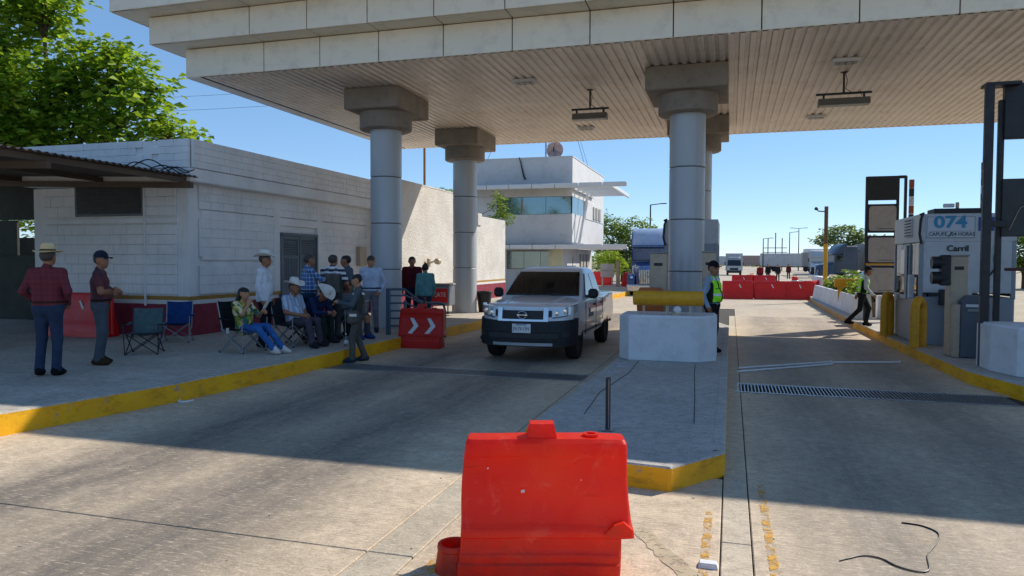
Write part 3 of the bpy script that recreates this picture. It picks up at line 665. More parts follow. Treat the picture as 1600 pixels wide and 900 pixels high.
# ================================================================ OBJECTS
def boolean(o,mb,mats=None):
    c=bpy.data.objects.new('cut',mb.mesh('cut',mats or list(o.data.materials),0)); COL.objects.link(c)
    md=o.modifiers.new('b','BOOLEAN'); md.operation='DIFFERENCE'; md.object=c; md.solver='EXACT'
    try: md.material_mode='TRANSFER'
    except Exception: pass
    dg=bpy.context.evaluated_depsgraph_get(); me=bpy.data.meshes.new_from_object(o.evaluated_get(dg)); o.modifiers.clear(); old=o.data; o.data=me
    me.set_sharp_from_angle(angle=R(35)); bpy.data.objects.remove(c); return o
def ringbody(levels,nx=14,ny=4,nz=4,rc=.05,jit=0):
    # closed body from (z,x0,x1,hy) levels with rounded-rectangle rings
    L=[]
    for a,c in zip(levels[:-1],levels[1:]):
        for k in range(nz): L.append([a[i]+(c[i]-a[i])*k/nz for i in range(4)])
    L.append(list(levels[-1])); b=MB(); rings=[]
    for z,x0,x1,hy in L:
        r=min(rc,hy*.8); pts=[]
        def arc(cx,cy,a0):
            for k in range(4): a=a0+math.pi/2*k/3; pts.append((cx+r*math.cos(a),cy+r*math.sin(a)))
        arc(x1-r,hy-r,0); 
        for k in range(1,nx): pts.append((x1-r+(x0+r-x1+r)*k/nx,hy))
        arc(x0+r,hy-r,math.pi/2); arc(x0+r,-hy+r,math.pi)
        for k in range(1,nx): pts.append((x0+r+(x1-r-x0-r)*k/nx,-hy))
        arc(x1-r,-hy+r,1.5*math.pi)
        rings.append([(p[0],p[1],z) for p in pts])
    n=len(rings[0]); v=[p for r_ in rings for p in r_]
    if jit:
        v=[(x+jit*math.sin(9*z+4*y),y+jit*(math.sin(7*x+5*z)+.6*math.sin(15*x-11*z)),z+jit*.8*math.sin(6*x+1)*(z>.5)) for x,y,z in v]
    f=[(i*n+j,i*n+(j+1)%n,(i+1)*n+(j+1)%n,(i+1)*n+j) for i in range(len(rings)-1) for j in range(n)]
    f.append(tuple(range(n))[::-1]); f.append(tuple((len(rings)-1)*n+j for j in range(n)))
    return b.add(v,f)
def notch(x,w=.075,h=.085): 
    b=MB(); b.prism([(x-w,-.05),(x+w,-.05),(x+w,.03),(x+w*.55,h),(x-w*.55,h),(x-w,.03)],-.6,.6,axis='Y'); return b
BARL=[(0,-.51,.465,.20),(.10,-.508,.465,.20),(.115,-.503,.465,.186),(.16,-.503,.465,.186),(.175,-.50,.465,.176),(.262,-.497,.465,.172),(.275,-.497,.54,.19),(.31,-.495,.538,.186),(.36,-.492,.53,.15),(.75,-.478,.512,.102),(.765,-.477,.511,.108),(.84,-.472,.506,.105),(.865,-.46,.494,.085)]
def barrier(label,loc,rz,m,front=True,jit=.006):
    t=thing('plastic_barrier',label,'barrier',loc,rz,'water filled plastic road barriers')
    o=ringbody(BARL,nz=3,jit=jit,rc=.028).build('body',m,t,smooth=35); boolean(o,notch(.06,.085,.095))
    b=MB(); b.prism([(-.10,-.07),(.09,-.07),(.09,.07),(-.10,.07)],.855,.955,top=[(-.075,-.055),(.07,-.055),(.07,.055),(-.075,.055)]); b.build('knob',m,t,smooth=0)
    b=MB(); b.lathe([(.035,.868),(.05,.872),(.05,.885),(.03,.885),(.03,.872)],16,c=(.3,0,0)); b.build('filler_cap',m,t)
    if front:
        b=MB(); b.lathe([(.125,0),(.105,.14),(.11,.15),(.105,.175),(.085,.175),(.08,.10),(0,.10)],22,c=(-.535,-.03,0)); b.box((-.5,-.0,.06),(.12,.26,.12),.02); b.build('coupling_socket',m,t)
        b=MB(); b.prism([(.36,.30),(.53,.30),(.53,.33),(.48,.375),(.42,.36)],-.21,-.12,axis='Y'); b.build('coupling_lip',m,t,smooth=0)
    return t
fb=barrier('large orange-red plastic barrier in the foreground before the island nose',(-1.1,4.33,0),R(16.5),M_orange)
fb.scale=(1,1,.955); b=MB()
for x,z,q in((-.33,.69,.01),(-.12,.55,.022),(.23,.62,.006)): b.box((x,-.152+.1*(z-.4)+.0,z),(q,.004,q*.8),rz=.3)
b.build('scuff_marks',mat('scuff','e2d5cc',.8),fb,kind='stuff')
ab=barrier('red barrier with two white chevrons by the kerb and handrail',(-6.5,14.78,0),R(4),M_red,False)
for k,x in enumerate((-.22,.17)):
    b=MB(); dx=.12; z0,z1=.32,.66; zm=.49; yf=lambda z:-(.155-(z-.36)*.125)-.012
    pts=[(x,z1),(x+.08,z1),(x+.2,zm),(x+.05,z0),(x-.05,z0),(x+.09,zm)]
    b.prism([(p[0],p[1]) for p in pts],0,1,axis='Y'); v=[(p[0],yf(p[2])-.004*p[1],p[2]) for p in b.v]; b.v=v; b.build('chevron',M_white,ab,smooth=0)
# far row of long red barriers
FARL=[(0,-.77,.77,.25),(.2,-.77,.77,.23),(.4,-.77,.77,.15),(.9,-.76,.76,.1),(.94,-.75,.75,.08)]
def longbar(loc,rz,label,proto=[]):
    if not proto:
        t=thing('long_barrier',label,'barrier',loc,rz,'long red barriers closing the right lane')
        o=ringbody(FARL,nz=2).build('body',M_red2,t,smooth=35)
        for x in(-.4,.4): boolean(o,notch(x,.12,.07))
        b=MB(); b.box((.12,-.135,.68),(.05,.02,.2),.004,rot=Matrix.Rotation(R(-25),3,'Y')); b.build('sticker',M_white,t)
        b=MB(); b.lathe([(.06,.93),(.06,.97),(0,.97)],12,c=(.4,0,0)); b.build('cap',M_red2,t)
        b=MB(); b.tube([(.8,0,.05),(.8,0,.9)],.035,8); b.build('coupling_pin',M_red2,t); proto.append(t); return t
    return dup(proto[0],loc,rz,label)
M_red2=mat('bright_red_plastic','d01414',.4,var=.08,scale=1.5,dirt='9c1010',dirtamt=.3)
longbar((.35,39.8,0),R(3),'leftmost long red barrier of the row across the right lane')
longbar((1.95,40.0,0),R(2),'middle long red barrier of the row across the right lane')
longbar((3.3,40.2,0),R(2),'right long red barrier of the row beside the angled one')
longbar((4.25,41.3,.02),R(62),'angled red barrier at the right end beside the white wall')
longbar((.85,58.5,0),R(1),'left one of the two red barriers standing farther back')
longbar((2.45,58.5,0),R(1),'right one of the two red barriers standing farther back')
# ---- pickup
def pickup(loc,rz):
    t=thing('pickup_truck','silver double cab pickup with black bumper driving toward the camera','pickup',loc,rz)
    M_paint=mat('pickup_silver','ced3d8',.36,metal=.25,var=.03,scale=1,coat=.7); M_bump=mat('bumper_black','16191f',.62,var=.15,scale=4)
    M_chr=mat('chrome','c9ccd0',.12,metal=1,var=.02); M_lampg=mat('headlight','b9c0c6',.12,metal=.5,var=.15,scale=14,coat=1); M_pg=m_glass('pickup_glass','0a0f11',.03,.4)
    st=[(.15,.62,.46,1.02,1.055),(.22,.72,.42,1.045,1.085),(.4,.84,.36,1.065,1.11),(.62,.905,.35,1.085,1.135),(.95,.92,.34,1.11,1.175),(1.45,.925,.34,1.14,1.22),(2.0,.925,.34,1.15,1.19),(3.0,.925,.35,1.15,1.19),(3.62,.925,.37,1.15,1.19),(3.68,.92,.4,1.16,1.18),(5.1,.915,.45,1.19,1.20),(5.22,.89,.5,1.18,1.18)]
    b=MB(); secs=[]
    for y,w,zb,zs,zt in st:
        half=[(.74*w,zb),(.95*w,zb+.05),(.995*w,.56),(w,.72),(.995*w,.92),(.975*w,zs-.07),(.955*w,zs-.02),(.90*w,zs),(.55*w,zs*.3+zt*.7),(.2*w,zt)]
        secs.append([(x,y,z) for x,z in half]+[(-x,y,z) for x,z in half[::-1]])
    n=len(secs[0]); b.add([p for s_ in secs for p in s_],[(i*n+j,(i+1)*n+j,(i+1)*n+(j+1)%n,i*n+(j+1)%n) for i in range(len(secs)-1) for j in range(n)]+[tuple(range(n)),tuple((len(secs)-1)*n+j for j in range(n))[::-1]])
    o=b.build('body',[M_paint,M_dark],t,smooth=32)
    for y in(.95,4.1):
        for s in(-1,1):
            c=MB(); c.lathe([(.43,-.3),(.43,.3)],28,axis='X',c=(s*.86,y,.42),m=1); boolean(o,c,[M_paint,M_dark])
    c=MB(); c.box((0,4.42,1.1),(1.5,1.4,.9),m=1); boolean(o,c,[M_paint,M_dark])
    # cabin: rings by height (z,yf,yb,hw)
    lv=[(1.08,1.22,3.62,.885),(1.18,1.34,3.61,.875),(1.35,1.58,3.56,.825),(1.52,1.82,3.51,.775),(1.66,2.04,3.47,.73),(1.73,2.18,3.42,.685),(1.775,2.36,3.3,.60),(1.795,2.6,3.1,.40)]
    def ring(z,yf,yb,hw):
        p=[]
        for k in range(9): u=-1+2*k/8; p.append((u*hw*.97,yf+.13*u*u,z))
        for k in range(1,6): p.append((hw,yf+.15+(yb-yf-.2)*k/5.5,z))
        for k in range(7): u=1-2*k/6; p.append((u*hw*.95,yb-.04*u*u,z))
        for k in range(5,0,-1): p.append((-hw,yf+.15+(yb-yf-.2)*k/5.5,z))
        return p
    b=MB(); rs=[ring(*q) for q in lv]; n=len(rs[0])
    b.add([p for r_ in rs for p in r_],[(i*n+j,i*n+(j+1)%n,(i+1)*n+(j+1)%n,(i+1)*n+j) for i in range(len(rs)-1) for j in range(n)]+[tuple((len(rs)-1)*n+j for j in range(n))])
    b.build('cabin',M_paint,t,smooth=40)
    def at(z):
        for a,c in zip(lv[:-1],lv[1:]):
            if a[0]<=z<=c[0]:
                k=(z-a[0])/(c[0]-a[0]); return [a[i]+(c[i]-a[i])*k for i in range(1,4)]
    def shield(u,v):
        z=1.205+.475*v; yf,yb,hw=at(z); uu=(-.93+1.86*u); return (uu*hw*.97,yf+.13*uu*uu-.012,z+.006)
    b=MB(); b.grid(shield,10,8); ws=b.build('windscreen',M_pg,t,smooth=60)
    b=MB(); b.grid(lambda u,v:(lambda p:(p[0],p[1]-.004,p[2]))(shield(.04+.92*u,.005+.05*v)),10,1); b.build('cowl_band',M_dark,ws)
    for s in(-1,1):
        b=MB(); b.tube([shield(.5+s*.05,.02),shield(.5+s*.2,.06),shield(.5+s*.3,.05)],.012,5); b.build('wiper',M_dark,ws)
        for y0,y1,y0t,y1t in((1.72,2.62,2.25,2.6),(2.68,3.38,2.66,3.3)):
            def sw(u,v):
                z=1.22+.44*v; hw=at(z)[2]; ya=y0+(y0t-y0)*v; yb_=y1+(y1t-y1)*v; return (s*(hw+.008),ya+(yb_-ya)*u,z)
            b=MB(); b.grid(sw,6,5,flip=s<0); b.build('side_window',M_pg,t,smooth=60)
        # mirrors, handles, door seams
        mr=MB(); mr.box((s*1.02,1.75,1.25),(.2,.13,.2),.045); mo=mr.build('wing_mirror',M_bump,t); mr=MB(); mr.box((s*.9,1.74,1.19),(.12,.06,.05),.01); mr.build('mirror_arm',M_bump,mo)
        for y in(2.45,3.3): h=MB(); h.box((s*.93,y,1.0),(.03,.2,.035),.012); h.build('door_handle',M_bump,t)
        for y0,z0,z1 in((1.5,.42,1.08),(2.66,.42,1.1),(3.5,.6,1.1)):
            h=MB(); h.box((s*.921,y0,(z0+z1)/2),(.012,.012,z1-z0)); h.build('door_seam',M_dark,t)
        h=MB(); h.box((s*.93,2.3,.5),(.012,2.0,.03)); h.build('sill_trim',M_dark,t)
        h=MB(); h.box((s*.928,2.08,.80),(.006,.5,.09)); h.box((s*.928,1.9,.9),(.006,.14,.1)); h.build('door_emblem',mat('emblem_grey','6b6f78',.5),t)
    # nose patches along a plan curve
    def plan(a,off,z,ww=.93,dd=.62,lean=.10):
        p=.76; sx=math.copysign(abs(math.sin(a))**p,a); cy=abs(math.cos(a))**p
        return (sx*(ww+off),dd*(1-cy)-off*cy+lean*(max(0,z-.62)),z)
    def patch(a0,a1,zlo,zhi,off,m,name,par=t,nu=16,nv=4,th=.03,lean=.16):
        f=lambda o_:(lambda u,v:plan(R(a0+(a1-a0)*u),o_,zlo(u)+(zhi(u)-zlo(u))*v,lean=lean))
        b=MB(); b.grid(f(off),nu,nv); b.grid(f(off-th),nu,nv,flip=True)
        # rim
        for (v0) in(0,1): b.grid(lambda u,w:f(off-th*w)(u,v0),nu,1,flip=v0==0)
        for u0 in(0,1): b.grid(lambda u,w:f(off-th*w)(u0,u),nv,1,flip=u0==1)
        return b.build(name,m,par,smooth=45)
    K=lambda c:(lambda u:c)
    bp=patch(-86,86,lambda u:.31+.06*abs(2*u-1)**4,lambda u:.79+.04*abs(2*u-1)**2,.035,M_bump,'front_bumper',nu=28,nv=6,th=.1)
    patch(-70,70,K(.40),K(.455),.055,M_bump,'bumper_lip',bp,20,2,.06); patch(-38,38,K(.47),K(.56),.04,M_dark,'lower_grille',bp,12,2,.03); patch(-30,30,K(.33),K(.385),.05,mat('skid_silver','9aa0a6',.4,metal=.4),'skid_plate',bp,12,2,.04); patch(-62,62,K(.60),K(.615),.046,M_dark,'bumper_crease',bp,18,1,.02)
    for s in(-1,1): patch(s*52-7,s*52+7,K(.49),K(.585),.042,M_dark,'fog_lamp_recess',bp,6,3,.03)
    patch(-72,72,lambda u:.77,lambda u:1.055+.015*abs(2*u-1)**2,.0,M_paint,'nose_panel',nu=20,nv=4,th=.05)
    A_=lambda x:math.degrees(math.copysign(math.asin(min(1,(abs(x)/.93)**(1/.76))),x))
    gr=patch(A_(-.40),A_(.40),K(.82),K(.985),.028,M_black,'grille',nu=12,nv=4,th=.03)
    for z in(.855,.895,.935): patch(A_(-.38),A_(.38),K(z),K(z+.012),.034,M_dark,'grille_bar',gr,10,1,.015)
    patch(A_(-.43),A_(.43),K(.785),K(.822),.04,M_chr,'grille_trim',gr,12,1,.03)
    for s in(-1,1):
        q=(A_(.385),A_(.47)) if s>0 else (A_(-.47),A_(-.385))
        patch(q[0],q[1],K(.785),lambda u:1.04-.0*u,.041,M_chr,'grille_trim',gr,4,5,.03)
        q=(A_(.475),A_(.53)) if s>0 else (A_(-.53),A_(-.475)); patch(q[0],q[1],K(.87),K(.985),.03,M_dark,'grille_side',gr,2,2,.03)
        a0,a1=(A_(.54),82) if s>0 else (-82,A_(-.54)); uu=(lambda u:u) if s>0 else (lambda u:1-u)
        hl=patch(a0,a1,(lambda u,f=uu:.85+.10*f(u)**1.2),(lambda u,f=uu:1.0+.09*f(u)**.8),.024,M_lampg,'headlight',nu=12,nv=4,th=.06)
        patch(A_(.55) if s>0 else A_(-.8),A_(.8) if s>0 else A_(-.55),(lambda u,f=uu:.845+.04*f(u)),(lambda u,f=uu:.862+.04*f(u)),.03,M_dark,'lower_edge',hl,6,1,.02)
        for xx,zz,rr in((.62,.93,.045),(.75,.965,.05)):
            p=plan(R(A_(s*xx)),.025,zz,lean=.16); b=MB(); b.lathe([(.0,-.012),(rr*.9,-.01),(rr,.0)],16,axis='Y',c=(p[0],p[1]-.004,p[2])); b.build('bulb_reflector',M_chr,hl)
    p=plan(0,.05,.90,lean=.16); b=MB(); ringp=[(p[0]+.085*math.cos(a),p[1],p[2]+.07*math.sin(a)) for a in np.linspace(0,2*math.pi,25)]; b.tube(ringp,.011,6,cap=False); b.box((p[0],p[1]-.005,p[2]),(.21,.02,.032),.006); b.build('badge',M_chr,gr)
    text('NISSAN',.03,(p[0],p[1]-.0165,p[2]),(R(90),0,0),M_dark,gr,.001)
    pl=MB(); pl.box((0,-.06,.655),(.36,.012,.17),.004); po=pl.build('licence_plate',M_white,t)
    text('JV-73-13N',.085,(0,-.0675,.65),(R(90),0,0),mat('plate_ink','33363c',.6),po,.001,sx=.85)
    b=MB(); b.box((0,-.067,.725),(.2,.003,.018)); b.build('plate_band',mat('plate_green','5a7a8c',.6),po)
    # hood bulge lines
    for s in(-1,1):
        b=MB(); b.tube([(s*.40,.24,1.075),(s*.48,.9,1.155),(s*.54,1.3,1.19)],.016,6); b.build('hood_crease',M_paint,t)
        for y in(.95,4.1):
            w=bpy.data.objects.new('wheel',None); COL.objects.link(w); w.parent=t; w.location=(s*.79,y,.375)
            b=MB(); b.lathe([(.21,-.1),(.30,-.125),(.355,-.115),(.375,-.08),(.375,.08),(.355,.115),(.30,.125),(.21,.1)],32,axis='X'); b.build('tyre',M_tyre,w,smooth=50)
            b=MB(); b.lathe([(.0,s*.06),(.07,s*.07),(.08,s*.05),(.15,s*.03),(.2,s*.08),(.225,s*.1),(.225,s*-.05),(0,s*-.05)],24,axis='X'); b.build('rim',mat('rim_steel','55595e',.45,metal=.5),w,smooth=40)
            for k in range(5):
                a=k*2*math.pi/5; b=MB(); b.lathe([(0,s*.02),(.028,s*.02),(.028,s*.05)],8,axis='X',c=(0,.14*math.cos(a),.14*math.sin(a))); b.build('rim_hole',M_dark,w)
    b=MB(); b.tube([(.25,3.3,1.76),(.25,3.36,2.05)],.006,5); b.build('aerial',M_dark,t)
    b=MB(); b.box((0,5.26,.5),(1.7,.12,.18),.03); b.build('rear_bumper',M_chr,t)
    return t
pickup((-3.73,13.12,0),R(0))
# ---- white concrete blocks with yellow drum
def conc_block(loc,label,poly,h):
    t=thing('concrete_block',label,'block',loc); n=len(poly); cx=sum(p[0] for p in poly)/n; cy=sum(p[1] for p in poly)/n
    b=MB(); b.prism([(cx+(p[0]-cx)*1.03,cy+(p[1]-cy)*1.03) for p in poly],0,h-.03); b.prism(poly,h-.03,h,top=[(cx+(p[0]-cx)*.98,cy+(p[1]-cy)*.98) for p in poly]); b.build('body',M_whiteblock,t,smooth=0)
    return t
hexp=[(-.82,.25),(-.62,-.06),(.53,-.06),(.80,.25),(.80,1.0),(-.82,1.0)]
conc_block((-1.05,12.8,.2),'white painted concrete block on the island under the yellow drum',hexp,.78)
conc_block((4.78,12.85,.2),'white painted concrete block on the right platform nose',[(-.8,.35),(-.62,-.2),(.0,-.72),(.9,-.72),(1.2,.0),(1.2,1.0),(-.8,1.0)],.74)
def drum(loc,L,label):
    t=thing('yellow_drum',label,'drum',loc)
    b=MB(); b.lathe([(0,-L/2),(.118,-L/2),(.128,-L/2+.01),(.128,L/2-.01),(.118,L/2),(0,L/2)],28,axis='X'); b.build('tube',M_yel,t,smooth=40)
    for x in(-.42,-.02,.38): b=MB(); b.box((x,0,-.2),(.035,.05,.24)); b.build('leg',M_yel if False else M_beige,t)
    return t
drum((-1.04,12.98,1.27),1.2,'horizontal yellow drum mounted over the white island block')
drum((5.2,13.15,1.27),1.35,'horizontal yellow drum over the right platform block at the frame edge')
# small dome camera and orange bin behind the drum
t=thing('dome_fitting','small pale round fitting on top of the island block','fitting',(-.9,12.95,.98))
b=MB(); b.lathe([(.1,0),(.1,.03),(.05,.05),(.05,.07)],14); b.build('base',M_beige,t); b=MB(); b.lathe([(0,.02),(.05,.03),(.075,.09),(.05,.15),(0,.165)],16,c=(.02,0,0)); b.build('dome',M_white,t)
t=thing('orange_bin','orange plastic bin behind the yellow drum on the island','bin',(-1.5,14.5,.2))
b=ringbody([(0,-.2,.2,.18),(1.0,-.26,.26,.22),(1.06,-.28,.28,.24)],nx=4,nz=2); b.build('body',mat('faded_orange','b5602c',.6),t); b=ringbody([(1.06,-.28,.28,.24),(1.2,-.2,.2,.16)],nx=4,nz=2); b.build('lid',mat('faded_orange','b5602c'),t)
# island metal post
t=thing('metal_post','thin dark metal post standing on the island nose','post',(-1.17,7.3,.2))
b=MB(); b.box((0,0,.27),(.045,.05,.53),.006); b.build('upright',M_dark,t); b=MB(); b.box((.012,-.026,.27),(.008,.006,.5)); b.build('slot',M_steel,t); b=MB(); b.box((0,0,.006),(.12,.12,.012)); b.build('foot_plate',M_steel,t)
# lane terminals
def terminal(loc,h,label,w=.3,d=.3,rz=0):
    t=thing('lane_terminal',label,'terminal',loc,rz,'beige lane equipment posts')
    b=MB(); b.box((0,0,h/2),(w,d,h),.012); b.build('cabinet',M_beige,t,smooth=0)
    b=MB(); b.box((0,0,h+.01),(w+.03,d+.03,.03),.008); b.build('lid',M_steel,t)
    b=MB(); b.box((0,-d/2-.006,h*.88),(w*.5,.012,.06),.004); b.build('display',M_dark,t)
    b=MB(); b.box((0,-d/2-.004,h*.4),(w*.86,.008,h*.72),.003); b.build('door',M_beige,t)
    b=MB(); b.box((w*.36,-d/2-.012,h*.45),(.015,.016,.1),.004); b.build('handle',M_dark,t)
    return t
terminal((-1.42,15.3,.2),1.88,'tall beige terminal left of the island column',.34)
terminal((-.42,15.3,.2),1.9,'tall beige terminal right of the island column beside the guard',.26)
terminal((3.98,15.2,.2),1.83,'tall beige terminal in front of the booth behind the signal',.3)
terminal((5.95,15.6,.2),1.86,'tall beige terminal beyond the gantry post at the right edge',.3)
t=thing('traffic_signal','black two lens traffic signal mounted beside the beige terminal','signal',(3.74,15.1,1.55))
b=MB(); b.box((.02,0,.22),(.16,.2,.56),.02); b.build('housing',M_black,t)
for z in(.08,.36):
    b=MB(); b.lathe([(.11,0),(.115,.02),(.115,.2),(.105,.22)],18,axis='X',c=(-.2,0,z),rot=None); hd=b.build('hood',M_black,t)
    b=MB(); b.lathe([(0,-.05),(.095,-.048),(.1,0)],16,axis='X',c=(-.05,0,z)); b.build('lens',M_dark,hd)
t=thing('card_machine','dark grey card machine cabinet standing next to the beige terminal','machine',(4.17,15.05,.2))
b=MB(); b.box((.03,0,.5),(.46,.45,1.0),.02); b.build('body',M_grey2 if 'M_grey2' in globals() else mat('machine_grey','555d66',.5,var=.06),t)
b=MB(); b.prism([(-.22,1.0),(.24,1.0),(.18,1.12),(-.1,1.12)],-.2,.2,axis='Y'); b.build('top',mat('machine_grey','555d66'),t,smooth=0)
b=MB(); b.box((-.26,-.02,.48),(.1,.4,.96),.01); b.build('side_panel',M_beige,t); b=MB(); b.box((.04,-.24,.86),(.3,.03,.05),.004); b.build('slot',M_steel,t); b=MB(); b.box((.04,-.233,.94),(.34,.012,.05),.004); b.build('panel',M_white,t)
# ---- toll booth
M_bs=mat('booth_sign_white','c4ccd4',.5,var=.03); M_bw=mat('booth_white','c3c8cc',.5,var=.05,dirt='8c9298',dirtamt=.3)
M_b074=mat('sign_blue','3d8fb5',.5); M_ink=mat('sign_ink','2c3138',.6); M_signb=mat('sign_deep_blue','2b4f92',.5)
def booth(loc,w,label,signs):
    t=thing('toll_booth',label,'booth',loc)
    L=2.45
    P=lambda n,c,d,m=M_bw,bv=.01,par=None:(lambda b:(b.box(c,d,bv),b.build(n,m,par or t,smooth=0))[1])(MB())
    P('roof_box',(w/2,L/2,2.43),(w,L,.58)); P('roof_unit',(w*.45,.5,2.78),(w*.55,.6,.12),M_dark)
    P('floor',(w/2,L/2,.06),(w,L,.12),M_grey)
    P('lower_front',(w/2,.03,.55),(w-.06,.06,.9),M_grey); P('lower_side',(.03,L/2,.55),(.06,L-.1,.9),M_grey); P('lower_side',(w-.03,L/2,.55),(.06,L-.1,.9),M_grey); P('lower_back',(w/2,L-.03,.55),(w-.06,.06,.9),M_grey)
    for x in(.04,w-.04):
        for y in(.04,.95,1.6,L-.04): P('mullion',(x,y,1.57),(.08,.08,1.2),M_grey)
    P('upper_front',(w/2,.035,1.62),(w-.1,.05,1.06),M_bw if signs else M_grey,.004)
    for y0,y1 in((.1,.9),(1.0,1.55),(1.65,L-.1)):
        for x in(.03,w-.03): P('pane',(x,(y0+y1)/2,1.57),(.012,y1-y0,1.1),M_clear,0)
    P('sliding_window',(-.03,1.28,1.5),(.04,.5,1.2),M_bw); P('window_opening',(-.052,1.28,1.5),(.008,.38,1.0),M_glass,0)
    P('counter',(.5,1.3,1.05),(.7,.6,.05),M_grey); P('back_wall',(w/2,L-.05,1.57),(w-.2,.02,1.1),M_clear,0)
    v=P('vent',(-.012,.95,2.46),(.03,.55,.4),M_bw)
    for i in range(6): P('vent_slat',(-.034,.95,2.3+.065*i),(.04,.5,.02),M_dark,0,par=v)
    P('post_box',(-.06,.42,1.2),(.1,.16,.5),M_bw)
    b=MB(); b.tube([(-.01,.0,2.7),(.05,-.03,2.74),(.0,-.04,2.6),(-.02,-.05,2.3),(.02,-.04,2.1)],.025,6); b.build('cable',M_black,t)
    if signs:
        sc=.56; s=P('sign_panel',(sc,-.008,2.44),(.92,.016,.46),M_bs,.003)
        b=MB()
        for x0,x1,z0,z1 in((-.44,.44,.21,.217),(-.44,.44,-.217,-.21),(-.44,-.433,-.217,.217),(.433,.44,-.217,.217),(-.38,.38,-.085,-.08)): b.box((sc+(x0+x1)/2,-.0175,2.44+(z0+z1)/2),(x1-x0,.003,z1-z0))
        b.build('border',M_ink,s)
        text('074',.33,(sc-.01,-.019,2.535),(R(90),0,0),M_b074,s,.002,sx=1.22,bold=.012); text('CAPUFE',.105,(sc-.235,-.019,2.295),(R(90),0,0),M_ink,s,.001,sx=.92,bold=.001); text('24 HORAS',.105,(sc+.225,-.019,2.295),(R(90),0,0),M_ink,s,.001,sx=.88,bold=.001)
        b=MB(); b.tube([(sc-.045,-.02,2.26),(sc-.015,-.02,2.27),(sc+.005,-.02,2.30),(sc+.012,-.02,2.335)],[.018,.011,.011,.02],6); b.build('handset_symbol',M_ink,s)
        s2=P('lane_sign',(1.2,-.008,2.5),(.28,.016,.28),M_signb,.003); text('Carril',.075,(1.2,-.019,2.59),(R(90),0,0),M_bs,s2,.001); text('2',.2,(1.22,-.019,2.45),(R(90),0,0),M_bs,s2,.001,bold=.006)
        text('Carril',.17,(.70,-.0,2.0),(R(90),0,0),M_ink,t,.012,bold=.002)
        P('camera_bracket',(.75,.3,2.9),(.06,.06,.14),M_beige); P('rooftop_camera',(.58,.25,2.9),(.2,.08,.08),M_white)
        P('lower_cabinet',(.72,-.14,.62),(.36,.26,1.16),M_bw); P('screen_box',(.52,-.16,1.0),(.34,.2,.32),M_dark)
        b=MB(); 
        b.tube([(1.42,-.02,2.1),(1.36,-.05,2.0),(1.34,-.05,1.8),(1.36,-.05,1.6),(1.3,-.05,1.5),(1.26,-.05,1.45)],.02,6); b.build('loose_cable',M_black,t)
    return t
booth((3.76,17.0,.2),1.75,'white toll booth with the blue 074 sign on the right platform',True)
booth((-1.55,18.0,.2),1.25,'grey toll booth on the island hidden behind the big column',False)
# ---- yellow hoop bollards
def hoop(loc,rz,label,w=.42,h=.95):
    t=thing('hoop_bollard',label,'bollard',loc,rz,'yellow hoop bollards before the booth')
    p=[(-w/2,0,0),(-w/2,0,h-.2)]+[(-w/2+.2-.2*math.cos(a),0,h-.2+.2*math.sin(a)) for a in np.linspace(.3,math.pi/2,4)]+[(w/2-.2+.2*math.sin(a),0,h-.2+.2*math.cos(a)) for a in np.linspace(0,math.pi/2-.3,4)]+[(w/2,0,h-.2),(w/2,0,0)]
    b=MB(); b.tube(p,.085,12); b.build('hoop',M_yel,t,smooth=60)
    for s in(-1,1): b=MB(); b.lathe([(.12,0),(.12,.012),(.09,.02)],14,c=(s*w/2,0,0)); b.build('base_plate',M_yel,t)
hoop((3.55,19.0,.2),R(62),'yellow hoop bollard farther back by the walking guard'); hoop((3.66,16.5,.2),R(58),'yellow hoop bollard nearest the booth corner')
# ---- sign towers
def sign_tower(loc,label):
    t=thing('sign_tower',label,'sign',loc)
    for x in(-.42,.40,.62): b=MB(); b.box((x,0 if x<.5 else .1,2.1),(.07,.09,4.25)); b.build('post',M_black,t,smooth=0)
    b=MB(); b.box((.0,0,3.88),(.86,.12,.7),.01); b.build('header_panel',M_black,t,smooth=0); b=MB(); b.box((.52,.05,4.2),(.2,.1,.08)); b.build('header_arm',M_black,t)
    for z in(3.0,2.08,1.2):
        f=MB(); f.box((0,0,z),(.84,.08,.84),.01); fo=f.build('panel_frame',M_black,t,smooth=0)
        q=ringbody([(0,-.36,.36,.36),(.02,-.36,.36,.36)],nx=2,nz=1,rc=.08); q.v=[(x,-.045-zz,z+y) for x,y,zz in q.v]; q.build('panel',mat('panel_taupe','a8a09a',.5,var=.08,dirt='756a60',dirtamt=.4),fo,smooth=0)
        b=MB(); b.box((.1,-.07,z-.3),(.4,.012,.012)); b.build('seam',M_dark,fo)
    s=MB(); s.box((.0,-.01,1.66),(.84,.1,.05)); s.build('yellow_bar',M_yel,t)
    for i in range(6):
        b=MB(); b.box((.78,.12,2.75+.25*i-.0),(.12,.1,.24),.004); b.build('warning_light',[M_orangeD,M_dark,M_refl][(0,1,0,2,1,0)[i]],t)
    return t
M_orangeD=mat('signal_orange','9c4a1c',.5)
sign_tower((4.22,23.6,.2),'dark sign tower with blank taupe panels behind the walking guard')
t=thing('sign_gantry','tall black steel sign frame at the right edge of the platform','sign',(4.35,13.75,.2))
b=MB(); b.box((-.34,0,2.3),(.13,.1,4.6),.01); b.build('post',M_black,t,smooth=0); b=MB(); b.box((-.09,.25,2.2),(.09,.08,4.4),.01); b.build('post',M_black,t,smooth=0); b=MB(); b.box((1.5,.25,2.2),(.12,.16,4.4),.01); b.build('post',M_black,t,smooth=0)
b=MB(); b.box((-.15,.1,4.62),(.5,.3,.05)); b.build('top_arm',M_black,t); b=MB(); b.box((-.16,.1,2.35),(.3,.08,.1)); b.build('brace',M_black,t)
b=MB(); b.box((.68,.22,4.2),(1.5,.14,.9),.01); b.build('top_panel',M_black,t,smooth=0)
